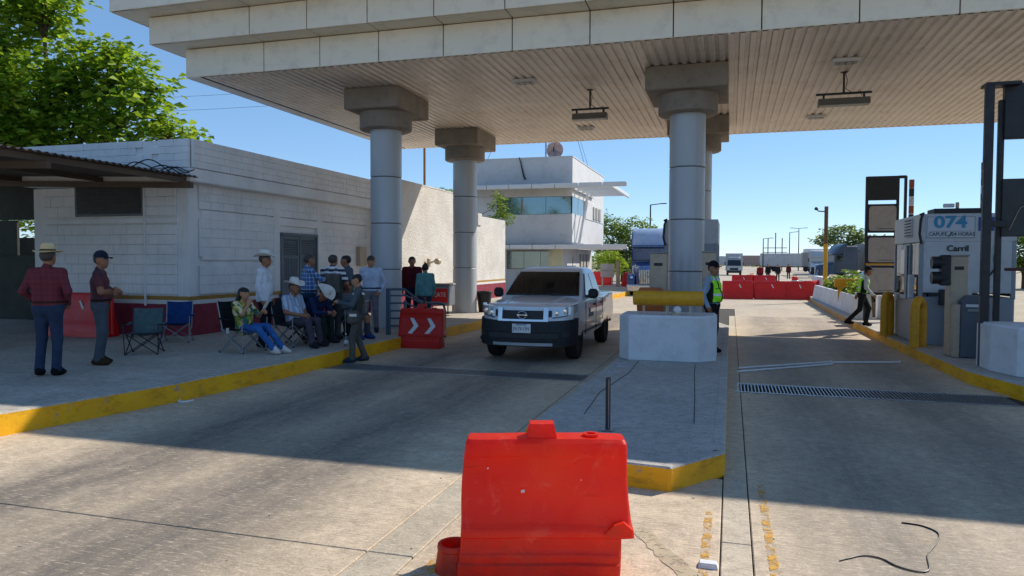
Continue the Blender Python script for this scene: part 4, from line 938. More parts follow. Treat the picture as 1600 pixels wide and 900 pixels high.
b=MB(); b.box((.68,.24,2.62),(1.5,.14,.95),.01); pp=b.build('picture_panel',mat('panel_dark','272b2c',.5),t,smooth=0)
b=MB(); b.tube([(.04,.16,2.25),(.16,.16,2.55),(.2,.16,2.62),(.32,.16,2.66),(.7,.16,2.68)],.009,5); b.tube([(.42,.16,2.68),(.34,.16,2.76),(.32,.16,2.95),(.4,.16,2.99),(.75,.16,3.02)],.009,5); b.build('outline',mat('panel_line','8c8264',.5),pp)
b=MB(); b.tube([(.02,.25,1.6),(1.5,.25,1.6)],.03,6); b.build('red_bar',mat('bar_brown','5a2b26',.6),t)
for i in range(6):
    b=MB(); b.box((1.45,6.3,3.1+.185*i),(.15,.12,.18),.004); b.build('warning_light',[M_orangeD,M_dark,M_refl][(0,1,2,1,0,1)[i]],t)
b=MB(); b.box((1.5,6.38,2.0),(.06,.06,4.0)); b.build('warning_post',M_black,t)
# ---- far right planter, kerb wall, lamp pole
t=thing('planter_wall','long low white concrete planter along the right kerb','planter',(4.5,31,.2))
for y0,y1 in((25.2,28.4),(28.45,31.6),(31.65,34.8),(34.85,38)):
    b=MB(); b.prism([(3.8,.2),(4.12,.2),(4.02,.82),(3.9,.82)],y0,y1,axis='Y'); b.build('wall_segment',M_whiteblock,t,world=True,smooth=0)
    b=MB(); b.box((5.6,(y0+y1)/2,.45),(.2,y1-y0-.03,.5),.01); b.build('wall_segment',M_whiteblock,t,world=True,smooth=0)
b=MB(); b.box((4.8,31.6,.42),(1.5,12.8,.44)); b.build('soil',mat('planter_soil','5d4c3a',.95,bump=.8,bs=10,bd=.05),t,world=True,smooth=0)
t=thing('white_wall_end','white concrete barrier end beside the angled red barrier','barrier',(4.9,40.5,.2))
b=MB(); b.prism([(4.3,.1),(5.2,.1),(5.05,1.1),(4.5,1.1)],40.2,45,axis='Y'); b.build('body',M_whiteblock,t,world=True,smooth=0); b=MB(); b.box((4.78,42.6,1.12),(.5,4.7,.05),.01); b.build('cap',M_whiteblock,t,world=True)
t=thing('white_post_block','white concrete block at the near end of the planter','block',(3.86,24.4,.2))
b=MB(); b.prism([(-.2,-.3),(.25,-.3),(.25,.5),(-.2,.5)],0,.78,top=[(-.14,-.22),(.2,-.22),(.2,.45),(-.14,.45)]); b.build('body',M_whiteblock,t,smooth=0); b=MB(); b.box((.9,.3,.35),(.9,.3,.7),.02); b.build('side_block',M_whiteblock,t)
t=thing('yellow_beam','yellow guard beam with red stripe behind the walking guard','beam',(5.3,29.5,.2))
b=MB(); b.box((0,0,.95),(3.2,.12,.32),.02); b.build('beam',M_yel,t)
for x in(-1.4,0,1.4): b=MB(); b.box((x,.06,.4),(.12,.1,.85)); b.build('post',M_yel,t)
b=MB(); b.box((.3,-.02,.7),(2.6,.09,.12)); b.build('red_stripe',M_red2,t)
t=thing('lamp_pole','yellow lamp pole with small camera arm beside the planter','pole',(4.36,38,.2))
b=MB(); b.tube([(0,0,0),(0,0,2.6)],.1,10); b.build('lower_pole',M_yel,t); b=MB(); b.tube([(0,0,2.6),(0,0,4.4)],.09,10); b.build('upper_pole',mat('pole_brown','6b4a22',.6),t)
b=MB(); b.tube([(0,0,4.15),(-.35,0,4.18),(-.42,0,4.25)],.03,6); b.build('arm',M_dark,t); b=MB(); b.lathe([(0,0),(.08,.02),(.09,.1),(.04,.16),(0,.16)],12,c=(-.45,0,4.22)); b.build('camera',M_dark,t)
b=MB(); b.box((0,0,.25),(.34,.34,.5),.03); b.build('base',M_yel,t)
# ---- drums (channelisers)
def channeliser(loc,label):
    t=thing('traffic_drum',label,'traffic drum',loc,0,'red and white traffic drums')
    r=.29
    for i,(z0,z1,m) in enumerate(((.06,.28,M_red2),(.28,.42,M_refl),(.42,.6,M_red2),(.6,.72,M_refl),(.72,.95,M_red2))):
        rr=r-.02*i; b=MB(); b.lathe([(rr,z0),(rr,z1-.015),(rr-.015,z1)],18); b.build('band',m,t,smooth=40)
    b=MB(); b.lathe([(.38,0),(.38,.06),(.3,.07)],18); b.build('base',M_black,t); b=MB(); b.tube([(-.12,0,.94),(-.1,0,1.04),(.1,0,1.04),(.12,0,.94)],.025,6); b.build('handle',M_red2,t)
channeliser((4.15,52.5,0),'red and white drum standing right of the far red barriers'); channeliser((1.6,60.5,0),'red and white drum standing between the far red barriers')
channeliser((7.3,35,0),'red and white drum beyond the yellow beam by the dark car')
# ---- handrail, cooler cart, bins, small things
t=thing('stair_handrail','blue grey steel handrail beside the front column','handrail',(-7.3,15.2,.25))
def rp(n,pts,r=.03,sq=1): b=MB(); b.tube(pts,r,8); b.build(n,M_blueg,t,world=True)
b=MB(); b.box((-7.34,14.85,.77),(.09,.09,1.04),.01); b.build('post',M_blueg,t,world=True); b=MB(); b.box((-6.98,14.95,.62),(.06,.06,.8),.01); b.build('post',M_blueg,t,world=True)
rp('top_rail',[(-7.36,14.82,1.27),(-7.05,15.05,1.27),(-6.93,15.6,.98),(-6.86,15.9,.92),(-6.72,16.3,.9),(-6.66,16.45,.85),(-6.64,16.5,.7),(-6.64,16.5,0.05)],.028)
for k in range(5): rp('rail',[(-7.34,14.85,.45+.17*k),(-6.98,15.0,.45+.17*k),(-6.9,15.75,.30+.15*k)],.02)
t=thing('cooler_cart','silver drinks cooler with red TECATE panel on a wheeled stand','cooler',(-8.5,20.7,.25))
b=MB(); b.box((0,0,.62),(.8,.5,.62),.03); b.build('box',M_steel,t); b=MB(); b.box((0,0,.95),(.84,.54,.06),.02); b.build('lid',M_steel,t)
b=MB(); b.box((0,-.257,.62),(.7,.014,.42),.003); s=b.build('panel',M_red2,t); text('TECATE',.19,(0,-.268,.64),(R(90),0,0),M_white,s,.001,sx=.9)
for x in(-.34,.34):
    for y in(-.2,.2): b=MB(); b.tube([(x,y,.31),(x,y,.05)],.02,6); b.build('leg',M_dark,t); 
b=MB(); b.box((0,0,.1),(.8,.46,.03)); b.build('shelf',M_dark,t)
t=thing('trash_bin','black plastic bin beside the rear left column','bin',(-7.72,22.6,.25))
b=MB(); b.lathe([(.17,0),(.18,.01),(.25,.62),(.27,.63),(.27,.68),(.24,.68),(.17,.04),(0,.04)],20); b.build('body',M_black,t,smooth=40); b=MB(); b.tube([(.27*math.cos(a),.27*math.sin(a),.67) for a in np.linspace(0,2*math.pi,20)],.012,6); b.build('rim',M_dark,t)
def bottle(loc,label,m,cap):
    t=thing('bottle',label,'bottle',loc); b=MB(); b.lathe([(.0,0),(.034,.0),(.036,.02),(.036,.13),(.03,.16),(.013,.2),(.013,.225)],14); b.build('body',m,t); b=MB(); b.lathe([(.016,.22),(.016,.245),(0,.245)],12); b.build('cap',cap,t)
    b=MB(); b.lathe([(.037,.05),(.037,.11)],14); b.build('wrapper',M_white if cap is not M_red2 else M_red2,t)
bottle((-6.42,14.78,.945-.08),'cola bottle standing on the red chevron barrier',mat('cola','2a120b',.15),M_red2); bottle((-7.15,12.62,.25),'clear water bottle on the pavement by the kerb',M_clear,M_white)
b=MB(); b.tube([(-7.02+.09*math.cos(a),8.16+.16*math.sin(a),.012) for a in np.linspace(2.6,6.2,14)],.014,5); tag(b.build('paper_ring',M_white,None),'white curled strip lying on the road by the yellow kerb','litter')
for p0,p1,lb in (((.12,13.1,.02),(1.83,14.65,.02),'white plastic pipe lying across the right lane, nearer one'),((.15,13.55,.02),(1.85,14.95,.02),'white plastic pipe lying across the right lane, farther one'),((1.86,14.9,.02),(3.1,15.3,.02),'short white pipe lying between the pipe elbow and the platform')):
    t=thing('pvc_pipe',lb,'pipe',p0); b=MB(); b.tube([(0,0,0),tuple(Vector(p1)-Vector(p0))],.017,8); b.build('tube',M_white,t); b=MB(); d=(Vector(p1)-Vector(p0)); b.tube([tuple(d*.985),tuple(d*1.0),tuple(d*1.0+Vector((.0,.06,0)))],.024,8); b.build('elbow',M_white,t)
pts=[(1.22,5.86),(1.35,5.83),(1.42,5.7),(1.36,5.5),(1.25,5.25),(1.2,5.0),(1.12,4.95),(1.02,5.0),(.95,5.1),(.85,5.12),(.76,5.05),(.68,4.98)]
b=MB(); P=[Vector((x,y,.012)) for x,y in pts]; q=[]
for i in range(len(P)-1):
    a,c=P[i],P[i+1]; p0=P[max(0,i-1)]; p3=P[min(len(P)-1,i+2)]
    for k in range(5): u=k/5; q.append(.5*((2*a)+(-p0+c)*u+(2*p0-5*a+4*c-p3)*u*u+(-p0+3*a-3*c+p3)*u**3))
q=[v_-Vector((0,0,.006)) for v_ in q]; b.tube(q,.0055,5); tag(b.build('loose_wire',M_black,None),'thin black wire curled on the sunlit right lane','wire')
t=thing('road_stud','pale rectangular road stud beside the gutter strip','road stud',(-.11,4.66,0)); b=MB(); b.prism([(-.06,-.045),(.06,-.045),(.06,.045),(-.06,.045)],.002,.03,top=[(-.05,-.03),(.05,-.03),(.05,.03),(-.05,.03)]); b.build('body',M_white,t,smooth=0); b=MB(); b.box((0,-.038,.016),(.08,.004,.012)); b.build('reflector',M_refl,t)
b=MB()
for i in range(60):
    x=random.uniform(-6,3.3); y=random.uniform(3.5,13)
    if -2.2<x<.1 and y>6: z=.2
    else: z=0
    s=random.uniform(.006,.02); b.box((x,y,z+.003),(s,s*random.uniform(.5,1.6),.006),rz=random.random()*3)
b.build('road_litter',mat('chip_grey','9c958a',.9),None)['kind']='stuff'
b=MB(); 
for i in range(14): b.box((random.uniform(-1.85,-1.6),random.uniform(11,12.4),.2),(random.uniform(.03,.1),random.uniform(.05,.2),.004),rz=random.random()*3)
b.build('paint_flakes',mat('flake_white','c6c9cc',.8),None)['kind']='stuff'
# ================================================================ PEOPLE
def sd_cone(P,a,c,ra,rb):
    a=np.array(a,np.float32); c=np.array(c,np.float32); ba=c-a; L=float(ba@ba)+1e-9
    t=np.clip(((P-a)@ba)/L,0,1); return np.linalg.norm(P-a-t[...,None]*ba,axis=-1)-(ra+t*(rb-ra))
def sd_ell(P,c,r):
    q=(P-np.array(c,np.float32)); r=np.array(r,np.float32); k0=np.linalg.norm(q/r,axis=-1); k1=np.linalg.norm(q/(r*r),axis=-1)+1e-6
    return k0*(k0-1)/k1
def prim_d(P,p): return sd_cone(P,*p[1:5]) if p[0]=='c' else sd_ell(P,p[1],p[2])
def surf_nets(fn,lo,hi,h):
    n=[int(math.ceil((hi[i]-lo[i])/h))+1 for i in range(3)]
    ax=[lo[i]+h*np.arange(n[i]) for i in range(3)]
    G=np.stack(np.meshgrid(*ax,indexing='ij'),-1).astype(np.float32); F=fn(G.reshape(-1,3)).reshape(n)
    S_=F<0; cs=[(i,j,k) for i in(0,1) for j in(0,1) for k in(0,1)]
    sl=lambda A,c:A[c[0]:n[0]-1+c[0],c[1]:n[1]-1+c[1],c[2]:n[2]-1+c[2]]
    cnt=sum(sl(S_,c).astype(int) for c in cs); act=(cnt>0)&(cnt<8); idx=np.argwhere(act); vid=-np.ones(act.shape,int); vid[act]=np.arange(len(idx))
    acc=np.zeros((len(idx),3)); num=np.zeros(len(idx))
    for a in cs:
        for ax_ in range(3):
            if a[ax_]==1: continue
            c=list(a); c[ax_]=1
            fa=F[idx[:,0]+a[0],idx[:,1]+a[1],idx[:,2]+a[2]]; fb=F[idx[:,0]+c[0],idx[:,1]+c[1],idx[:,2]+c[2]]
            m=(fa<0)!=(fb<0); t=np.where(m,fa/(fa-fb+1e-12),0)
            p=idx+np.array(a); p=p.astype(float); p[:,ax_]+=t; acc+=p*m[:,None]; num+=m
    V=acc/num[:,None]*h+np.array(lo)
    faces=[]
    for ax_ in range(3):
        o=[i for i in range(3) if i!=ax_]
        A=[slice(None)]*3; A[ax_]=slice(0,n[ax_]-1); B=list(A); B[ax_]=slice(1,n[ax_])
        d=(S_[tuple(A)]!=S_[tuple(B)]); e=np.argwhere(d)
        ok=(e[:,o[0]]>0)&(e[:,o[0]]<n[o[0]]-1)&(e[:,o[1]]>0)&(e[:,o[1]]<n[o[1]]-1); e=e[ok]
        q=[]
        for du,dv in((-1,-1),(0,-1),(0,0),(-1,0)):
            c=e.copy(); c[:,o[0]]+=du; c[:,o[1]]+=dv; q.append(vid[c[:,0],c[:,1],c[:,2]])
        q=np.stack(q,1); sgn=S_[e[:,0],e[:,1],e[:,2]]; flip=sgn if ax_!=1 else ~sgn
        q[~flip]=q[~flip][:,::-1]; faces.append(q)
    return V,np.concatenate(faces)
def np_obj(name,V,Fc,mats,mi,parent,smooth=True):
    me=bpy.data.meshes.new(name); me.from_pydata(V.tolist(),[],Fc.tolist() if hasattr(Fc,'tolist') else Fc)
    for m in mats: me.materials.append(m)
    me.polygons.foreach_set('material_index',np.asarray(mi,np.int32)); me.polygons.foreach_set('use_smooth',[smooth]*len(me.polygons)); me.update()
    o=bpy.data.objects.new(name,me); COL.objects.link(o); o.parent=parent; return o
def sdf_obj(name,prims,mats,parent,h=.014,k=.012,cut=None,paint=None,extra=None):
    lo=np.full(3,1e9); hi=-lo
    for p in prims:
        if p[0]=='c':
            for q,r in((p[1],p[3]),(p[2],p[4])): lo=np.minimum(lo,np.array(q)-r); hi=np.maximum(hi,np.array(q)+r)
        else: lo=np.minimum(lo,np.array(p[1])-np.array(p[2])); hi=np.maximum(hi,np.array(p[1])+np.array(p[2]))
    lo-=.04; hi+=.04
    def fn(P):
        s=np.zeros(len(P),np.float32)
        for p in prims: s+=np.exp(np.clip(-prim_d(P,p)/k,-60,60))
        d=-k*np.log(s+1e-26)
        if cut is not None: d=np.maximum(d,cut(P))
        return d
    V,Fc=surf_nets(fn,lo,hi,h)
    D=np.stack([prim_d(V.astype(np.float32),p) for p in prims],1); vm=np.array([p[-1] for p in prims])[D.argmin(1)]
    mi=vm[Fc[:,0]]
    C=V[Fc].mean(1)
    if paint is not None: mi=paint(C,mi)
    if extra is not None and extra.v:
        off=len(V); V=np.concatenate([V,np.array([tuple(p) for p in extra.v])]); Fl=Fc.tolist()+[[i+off for i in f] for f in extra.f]; mi=np.concatenate([mi,np.array(extra.m)]); return np_obj(name,V,Fl,mats,mi,parent)
    return np_obj(name,V,Fc,mats,mi,parent)
STAND=dict(pel=(0,0,.95),chest=(0,.0,1.28),neck=(0,-.01,1.46),head=(0,.025,1.60),ls=(-.185,0,1.40),le=(-.235,-.03,1.12),lh=(-.245,.05,.88),rs=(.185,0,1.40),re=(.235,-.03,1.12),rh=(.245,.05,.88),
 lk=(-.10,.03,.50),la=(-.11,-.03,.09),rk=(.10,.03,.50),ra=(.11,-.03,.09),hy=0,hp=0,ft=0)
SIT=dict(pel=(0,0,.47),chest=(0,-.07,.80),neck=(0,-.06,.98),head=(0,-.02,1.12),ls=(-.185,-.07,.92),le=(-.25,-.0,.66),lh=(-.16,.2,.62),rs=(.185,-.07,.92),re=(.25,.0,.66),rh=(.16,.2,.62),
 lk=(-.12,.43,.47),la=(-.13,.45,.09),rk=(.12,.43,.47),ra=(.13,.45,.09),hy=0,hp=0,ft=0)
def person(label,loc,rz,base=STAND,h=1.74,pose={},shirt='4a4a4a',pants='2c3444',shoes='17171a',skin=None,sleeve=1.0,fat=1.0,hair='short',hat=None,glasses=False,vest=None,belt=None,shirt_out=False,paint=None,female=False):
    skin=skin or M_skin; J=dict(base); J.update(pose); s=h/1.74
    for k_ in list(J):
        if isinstance(J[k_],tuple): J[k_]=tuple(x*s for x in J[k_])
    v=lambda a:np.array(J[a],float); t=thing('person',label,'person',loc,rz)
    ms=lambda m:m if not isinstance(m,str) else cloth(m)
    mats=[skin,ms(shirt),ms(pants),ms(shoes),M_hair,ms(belt) if belt else ms(pants),M_eye,M_lip,M_hairg,M_white]
    pr=[]; C=lambda a,c,ra,rb,m:pr.append(('c',tuple(a),tuple(c),ra*s,rb*s,m))
    pel,ch,nk,hd=v('pel'),v('chest'),v('neck'),v('head')
    up=(ch-pel)/np.linalg.norm(ch-pel); sd=v('rs')-v('ls'); sd/=np.linalg.norm(sd); fwd=np.cross(up,sd)
    if fwd[1]<0 and False: fwd=-fwd
    f=fat
    for sg in(-1,1):
        C(pel+sd*sg*.075*s,ch+sd*sg*.085*s,.108*f,.112*f,1); C(ch+sd*sg*.085*s,ch+up*.11*s+sd*sg*.10*s,.112*f,.075,1)
        C(pel+sd*sg*.08*s-up*.04*s,pel+sd*sg*.07*s+up*.04*s,.112*f,.105*f,1 if shirt_out else 2)
    if f>1.02: pr.append(('e',tuple(pel+up*.14*s+fwd*.075*s*f),(.13*s*f,.10*s*f,.15*s),1))
    if female:
        for sg in(-1,1): pr.append(('e',tuple(ch+fwd*.09*s+sd*sg*.075*s),(.07*s,.065*s,.07*s),1))
    C(v('ls')-sd*.0,v('rs'),.066,.066,1); C(ch+up*.12*s,nk+up*.01*s,.085,.052,1); C(nk-up*.02*s,hd-(0,0,.05*s),.052,.05,0)
    # head frame
    hy,hp=J['hy'],J['hp']; hf=np.array([-math.sin(hy)*math.cos(hp),math.cos(hy)*math.cos(hp),math.sin(hp)]); hr=np.array([math.cos(hy),math.sin(hy),0]); hu=np.cross(hr,hf)
    HP=lambda x,y,z:hd+(hr*x+hf*y+hu*z)*s
    C(HP(0,-.018,.03),HP(0,.02,.03),.086,.082,0); C(HP(0,.03,-.01),HP(0,.052,-.075),.066,.042,0); C(HP(-.03,.045,-.045),HP(.03,.045,-.045),.04,.04,0)
    C(HP(0,.088,.012),HP(0,.104,-.02),.012,.017,0)
    for sg in(-1,1): C(HP(sg*.082,-.005,.015),HP(sg*.085,-.005,-.025),.016,.012,0)
    ex=MB()
    def blob(c,r,m,n=6):
        prof=[(r*math.sin(a),-r*math.cos(a)) for a in np.linspace(.01,math.pi-.01,5)]; ex.lathe(prof,n,m,c=tuple(c))
    for sg in(-1,1):
        blob(HP(sg*.032,.083,.018),.013*s,9); blob(HP(sg*.032,.094,.018),.0075*s,6); ex.tube([HP(sg*.015,.094,.04),HP(sg*.05,.084,.042)],.006*s,5,4)
    ex.tube([HP(-.024,.087,-.058),HP(0,.093,-.056),HP(.024,.087,-.058)],.006*s,5,7)
    # limbs
    for S_,sg in(('l',-1),('r',1)):
        sh,el,ha=v(S_+'s'),v(S_+'e'),v(S_+'h')
        C(sh,el,.060,.050,1 if sleeve>=.5 else 0) if sleeve>=1 else (C(sh,sh+(el-sh)*max(.55,sleeve*1.5),.064,.060,1),C(sh+(el-sh)*.5,el,.045,.04,0))
        C(el,ha,.048 if sleeve>=1 else .04,.036 if sleeve>=1 else .028,1 if sleeve>=1 else 0)
        d=(ha-el)/np.linalg.norm(ha-el); d=J.get(S_+'d',None) if J.get(S_+'d',None) is not None else d; d=np.array(d,float); d/=np.linalg.norm(d)
        C(ha,ha+d*.045*s,.030,.034,0); C(ha+d*.045*s,ha+d*.085*s,.034,.026,0)
        pn=-sd*sg*(-1) if abs(d[2])>.6 else np.array([0,0,-1.]); pn=(-sd*sg) if abs(d[2])>.6 else np.array([0,0,-1.]); pn=pn-d*(pn@d); pn/=np.linalg.norm(pn)+1e-9; sdv=np.cross(d,pn)
        cu=J.get(S_+'c',.5)
        for i in range(4):
            r0=ha+(d*.085+sdv*(i-1.5)*.017)*s; p=[r0-d*.02*s]; a=0
            for L_ in ((.034,.025,.019),(.04,.028,.02),(.037,.026,.02),(.028,.02,.016))[i]:
                a+=cu; p.append(p[-1]+(d*math.cos(a)+pn*math.sin(a))*(L_+.008)*s)
            ex.tube(p,[.0095*s,.009*s,.0085*s,.007*s],5,0)
        fr=1 if (v('rs')-v('ls'))@sdv*0+1 else 1
        # thumb leaves the side of the palm, on the forward side
        ts=sdv if sdv@fwd>0 else -sdv
        r0=ha+(d*.02+ts*.026)*s; ex.tube([r0,r0+(d*.03+ts*.022+pn*.008)*s,r0+(d*.055+ts*.024+pn*.02)*s],[.0115*s,.0105*s,.008*s],5,0)
        hip=pel+sd*sg*.085*s-up*.02*s; kn,an=v(S_+'k'),v(S_+'a')
        C(hip,kn,.098*f**.5,.067,2); C(kn,an+(kn-an)*.02,.065,.058,2)
        lg=an-kn; ang=J.get(S_+'f',J['ft']); ff=np.array([-math.sin(ang+sg*-.18),math.cos(ang+sg*-.18),J.get('toe',0)*1.0]); ff/=np.linalg.norm(ff)
        C(an-ff*.045*s+(0,0,-.035*s),an+ff*.09*s+(0,0,-.042*s),.045,.042,3); C(an+ff*.07*s+(0,0,-.045*s),an+ff*.15*s+(0,0,-.052*s),.042,.032,3); C(an+(0,0,.02*s),an+ff*.06*s+(0,0,-.02*s),.045,.045,3)
    bz=pel[2]+.05*s
    def pt(C_,mi):
        mi=mi.copy()
        if belt and not shirt_out: mi[(np.abs(C_[:,2]-bz)<.02*s)&((mi==1)|(mi==2))&(np.hypot(C_[:,0]-pel[0],C_[:,1]-pel[1])<.24*s*f)]=5
        return paint(C_,mi) if paint else mi
    body=sdf_obj('body',pr,mats,t,h=.0145*s,k=.011*s,paint=pt,extra=ex)
    hm=M_hair
    if hair=='grey': hm=M_hairg
    if hair and not(hat and hat[0]=='straw_full'):
        hp_=[('c',tuple(HP(0,-.022,.034)),tuple(HP(0,.014,.036)),.093*s,.088*s,0)]
        if hair=='long': hp_+= [('c',tuple(HP(0,-.05,.02)),tuple(HP(0,-.085,-.13)),.085*s,.075*s,0),('c',tuple(HP(-.07,-.02,0)),tuple(HP(-.09,-.05,-.12)),.04*s,.045*s,0),('c',tuple(HP(.07,-.02,0)),tuple(HP(.09,-.05,-.12)),.04*s,.045*s,0)]
        if hair=='bun': hp_+= [('e',tuple(HP(0,-.07,.11)),(.05*s,.05*s,.045*s),0)]
        hd_,hf_,hu_=hd.astype(np.float32),hf.astype(np.float32),hu.astype(np.float32)
        def cut(P):
            q=P-hd_; y=q@hf_; z=q@hu_
            return np.maximum(-(z-( .052*s+ (y+.0)*.0)),0)*0+np.minimum(np.maximum(.045*s-z, -1.) , np.maximum(y+ .01*s, (-.06 if hair!='long' else -.3)*s-z))
        sdf_obj('hair',hp_,[hm],t,h=.011*s,k=.008*s,cut=cut)
    if hat: build_hat(t,hat,HP,hr,hf,hu,s)
    if glasses:
        g=MB()
        for sg in(-1,1): g.add([HP(sg*.012,.1,.03),HP(sg*.058,.094,.032),HP(sg*.055,.092,.004),HP(sg*.02,.1,.002)],[(0,1,2,3)]); g.tube([HP(sg*.058,.092,.026),HP(sg*.09,-.0,.022)],.004*s,4)
        g.tube([HP(-.02,.103,.024),HP(.02,.103,.024)],.005*s,4); g.build('sunglasses',M_black,t)
    if vest:
        vp=[]; 
        for sg in(-1,1):
            vp+=[('c',tuple(pel+sd*sg*.078*s),tuple(ch+sd*sg*.088*s),(.126*f)*s,.126*f*s,0),('c',tuple(ch+sd*sg*.088*s),tuple(ch+up*.12*s+sd*sg*.09*s),.124*f*s,.085*s,0)]
        if f>1.02: vp.append(('e',tuple(pel+up*.14*s+fwd*.08*s*f),(.14*s*f,.11*s*f,.16*s),0))
        p0=(pel+up*vest.get('lo',-.0)*s).astype(np.float32); u_=up.astype(np.float32); f_=fwd.astype(np.float32); s_=sd.astype(np.float32); top=float((ch-pel)@up)+.17*s
        def vcut(P):
            q=P-p0; z=q@u_; x=q@s_; y=q@f_
            d=np.maximum(-z,z-top); d=np.maximum(d,np.abs(x)-.205*s)
            return np.maximum(d,np.minimum(.022*s-np.abs(x),-1)+0 if y is None else np.where(y>0,.012*s-np.abs(x),-1.).astype(np.float32))
        def vp_paint(C_,mi):
            q=C_-p0; z=q@u_; x=q@s_; y=q@f_; mi=np.zeros(len(C_),int)
            edge=(np.abs(x)>.178*s)|(z<.018*s)|((y>0)&(np.abs(x)<.03*s)); mi[edge]=1
            for a,c in vest.get('bands',((.10,.15),(.36,.40))): mi[(z>a*s)&(z<c*s)&(~edge)]=2
            if vest.get('pocket'): mi[(y>0)&(np.abs(z-.27*s)<.006)&(np.abs(x)<.15*s)]=1
            return mi
        sdf_obj('vest',vp,[vest['m'],vest.get('edge',M_dark),M_refl],t,h=.0145*s,k=.01*s,cut=vcut,paint=vp_paint)
    t['_']=0; del t['_']
    return t,HP,v,s
def build_hat(t,hat,HP,hr,hf,hu,s):
    kind=hat[0]; m=hat[1]; tilt=hat[2] if len(hat)>2 else 0; b=MB()
    def P(x,y,z): return HP(x,y*math.cos(tilt)-z*math.sin(tilt),.085+y*math.sin(tilt)+z*math.cos(tilt))
    n=32
    if kind in('straw','cowboy'):
        br=.195 if kind=='cowboy' else .175; curl=.055 if kind=='cowboy' else .012; ch_=.125 if kind=='cowboy' else .115
        rings=[]
        for r,z in((.092,0),(.12,-.004),(.155,-.004),(br,0),(br,.005),(.155,.002),(.12,.003),(.098,.008),(.096,.03),(.09,.07),(.078,ch_-.012),(.06,ch_),(.03,ch_-.012),(.0,ch_-.02)):
            rg=[]
            for j in range(n):
                a=2*math.pi*j/n; cx,cy=math.cos(a),math.sin(a); x,y=r*cx*(.94 if r<.11 else 1.0),r*cy*1.08
                zz=z+(curl*max(0,(r-.09)/(br-.09))**1.5*abs(cx)**2.2-(.02 if kind=='cowboy' else .012)*max(0,(r-.09)/(br-.09))*abs(cy)**2 if r>.1 else 0)
                if .02<r<.08 and z>.08: zz-=.018*(1-abs(cx))*(.5+.5*cy)
                rg.append(P(x,y,zz))
            rings.append(rg)
        b.add([p for r_ in rings for p in r_],[(i*n+j,i*n+(j+1)%n,(i+1)*n+(j+1)%n,(i+1)*n+j) for i in range(len(rings)-1) for j in range(n)])
        o=b.build('hat',m,t,smooth=50)
        q=MB(); rr=[[P(r*math.cos(2*math.pi*j/n)*.94,r*math.sin(2*math.pi*j/n)*1.08,z) for j in range(n)] for r,z in((.1,.01),(.0985,.032))]
        q.add(rr[0]+rr[1],[(j,(j+1)%n,n+(j+1)%n,n+j) for j in range(n)]); q.build('hat_band',hat[3] if len(hat)>3 else M_dark,o)
    else:
        rings=[]
        for a in np.linspace(0,math.pi/2-.02,7): rings.append([P(.1*math.cos(a)*math.cos(c)*.95,.108*math.cos(a)*math.sin(c)-.005,-.02+.105*math.sin(a)) for c in np.linspace(0,2*math.pi,n,endpoint=False)])
        b.add([p for r_ in rings for p in r_],[(i*n+j,i*n+(j+1)%n,(i+1)*n+(j+1)%n,(i+1)*n+j) for i in range(len(rings)-1) for j in range(n)]+[tuple((len(rings)-1)*n+j for j in range(n))])
        o=b.build('cap',m,t,smooth=50); q=MB()
        def bill(u,w): x=(-1+2*u)*.08; return P(x,.085+(.09*w)*(1-(x/.085)**2*.75)+.012*(1-(x/.08)**2),-.016-.018*(x/.08)**2-.012*w)
        q.grid(bill,10,4); q.grid(lambda u,w:tuple(np.array(bill(u,w))-hu*.005),10,4,flip=True); q.build('bill',m,o,smooth=60)
# --- camp chairs
def camp_chair(label,loc,rz,fab,tube='3a3d42'):
    t=thing('camp_chair',label,'chair',loc,rz); mt=mat('chair_tube_'+tube,tube,.4,metal=.5); mf=cloth(fab)
    for x in(-1,1):
        for a,c in(((x*.28,-.27,.0),(x*.27,.25,.44)),((x*.28,.27,0),(x*.26,-.24,.44))): b=MB(); b.tube([a,c],.011,6); b.build('leg',mt,t)
        b=MB(); b.tube([(x*.26,-.2,.30),(x*.27,-.34,.92)],.011,6); b.build('back_post',mt,t); b=MB(); b.tube([(x*.29,.27,0.02),(x*.31,.28,.62)],.010,6); b.build('front_post',mt,t)
        b=MB(); b.grid(lambda u,w:(x*(.27+.07*u),-.30+.58*w,.63-.03*math.sin(math.pi*w)),2,8); b.grid(lambda u,w:(x*(.27+.07*u),-.30+.58*w,.615-.03*math.sin(math.pi*w)),2,8,flip=True); b.build('armrest',mf,t)
    for y in(-.27,.27): b=MB(); b.tube([(-.28,y,.01),(.26,y*1.0,.42)],.010,6); b.tube([(.28,y,.01),(-.26,y,.42)],.010,6); b.build('cross_brace',mt,t)
    def seat(u,w): return (-.26+.52*u,-.24+.5*w,.44-.06*math.sin(math.pi*u)*math.sin(math.pi*min(1,w*1.1))-.02*(1-w))
    def back(u,w): return (-.26+.52*u,-.23-.11*w-.05*math.sin(math.pi*u)*(1-w*.3),.42+.5*w-.02*math.sin(math.pi*u)*w)
    for nm,fn in(('seat',seat),('backrest',back)):
        b=MB(); b.grid(fn,8,8); b.grid(lambda u,w:(fn(u,w)[0],fn(u,w)[1]-(.008 if nm=='backrest' else 0),fn(u,w)[2]-(.008 if nm=='seat' else 0)),8,8,flip=True); b.build(nm,mf,t,smooth=60)
    for x in(-.28,.28):
        for y in(-.27,.27): b=MB(); b.lathe([(.022,0),(.018,.03),(0,.03)],8,c=(x,y,0)); b.build('foot',M_black,t)
    return t
camp_chair('empty teal grey folding camp chair standing by the kerb side',(-9.95,10.5,.25),R(-150),'4d6468','2b2d30').scale=(.92,.92,.86)
camp_chair('empty blue folding camp chair against the red plinth',(-10.75,12.2,.25),R(-150),'1c4076','8d9296').scale=(.92,.92,.88)
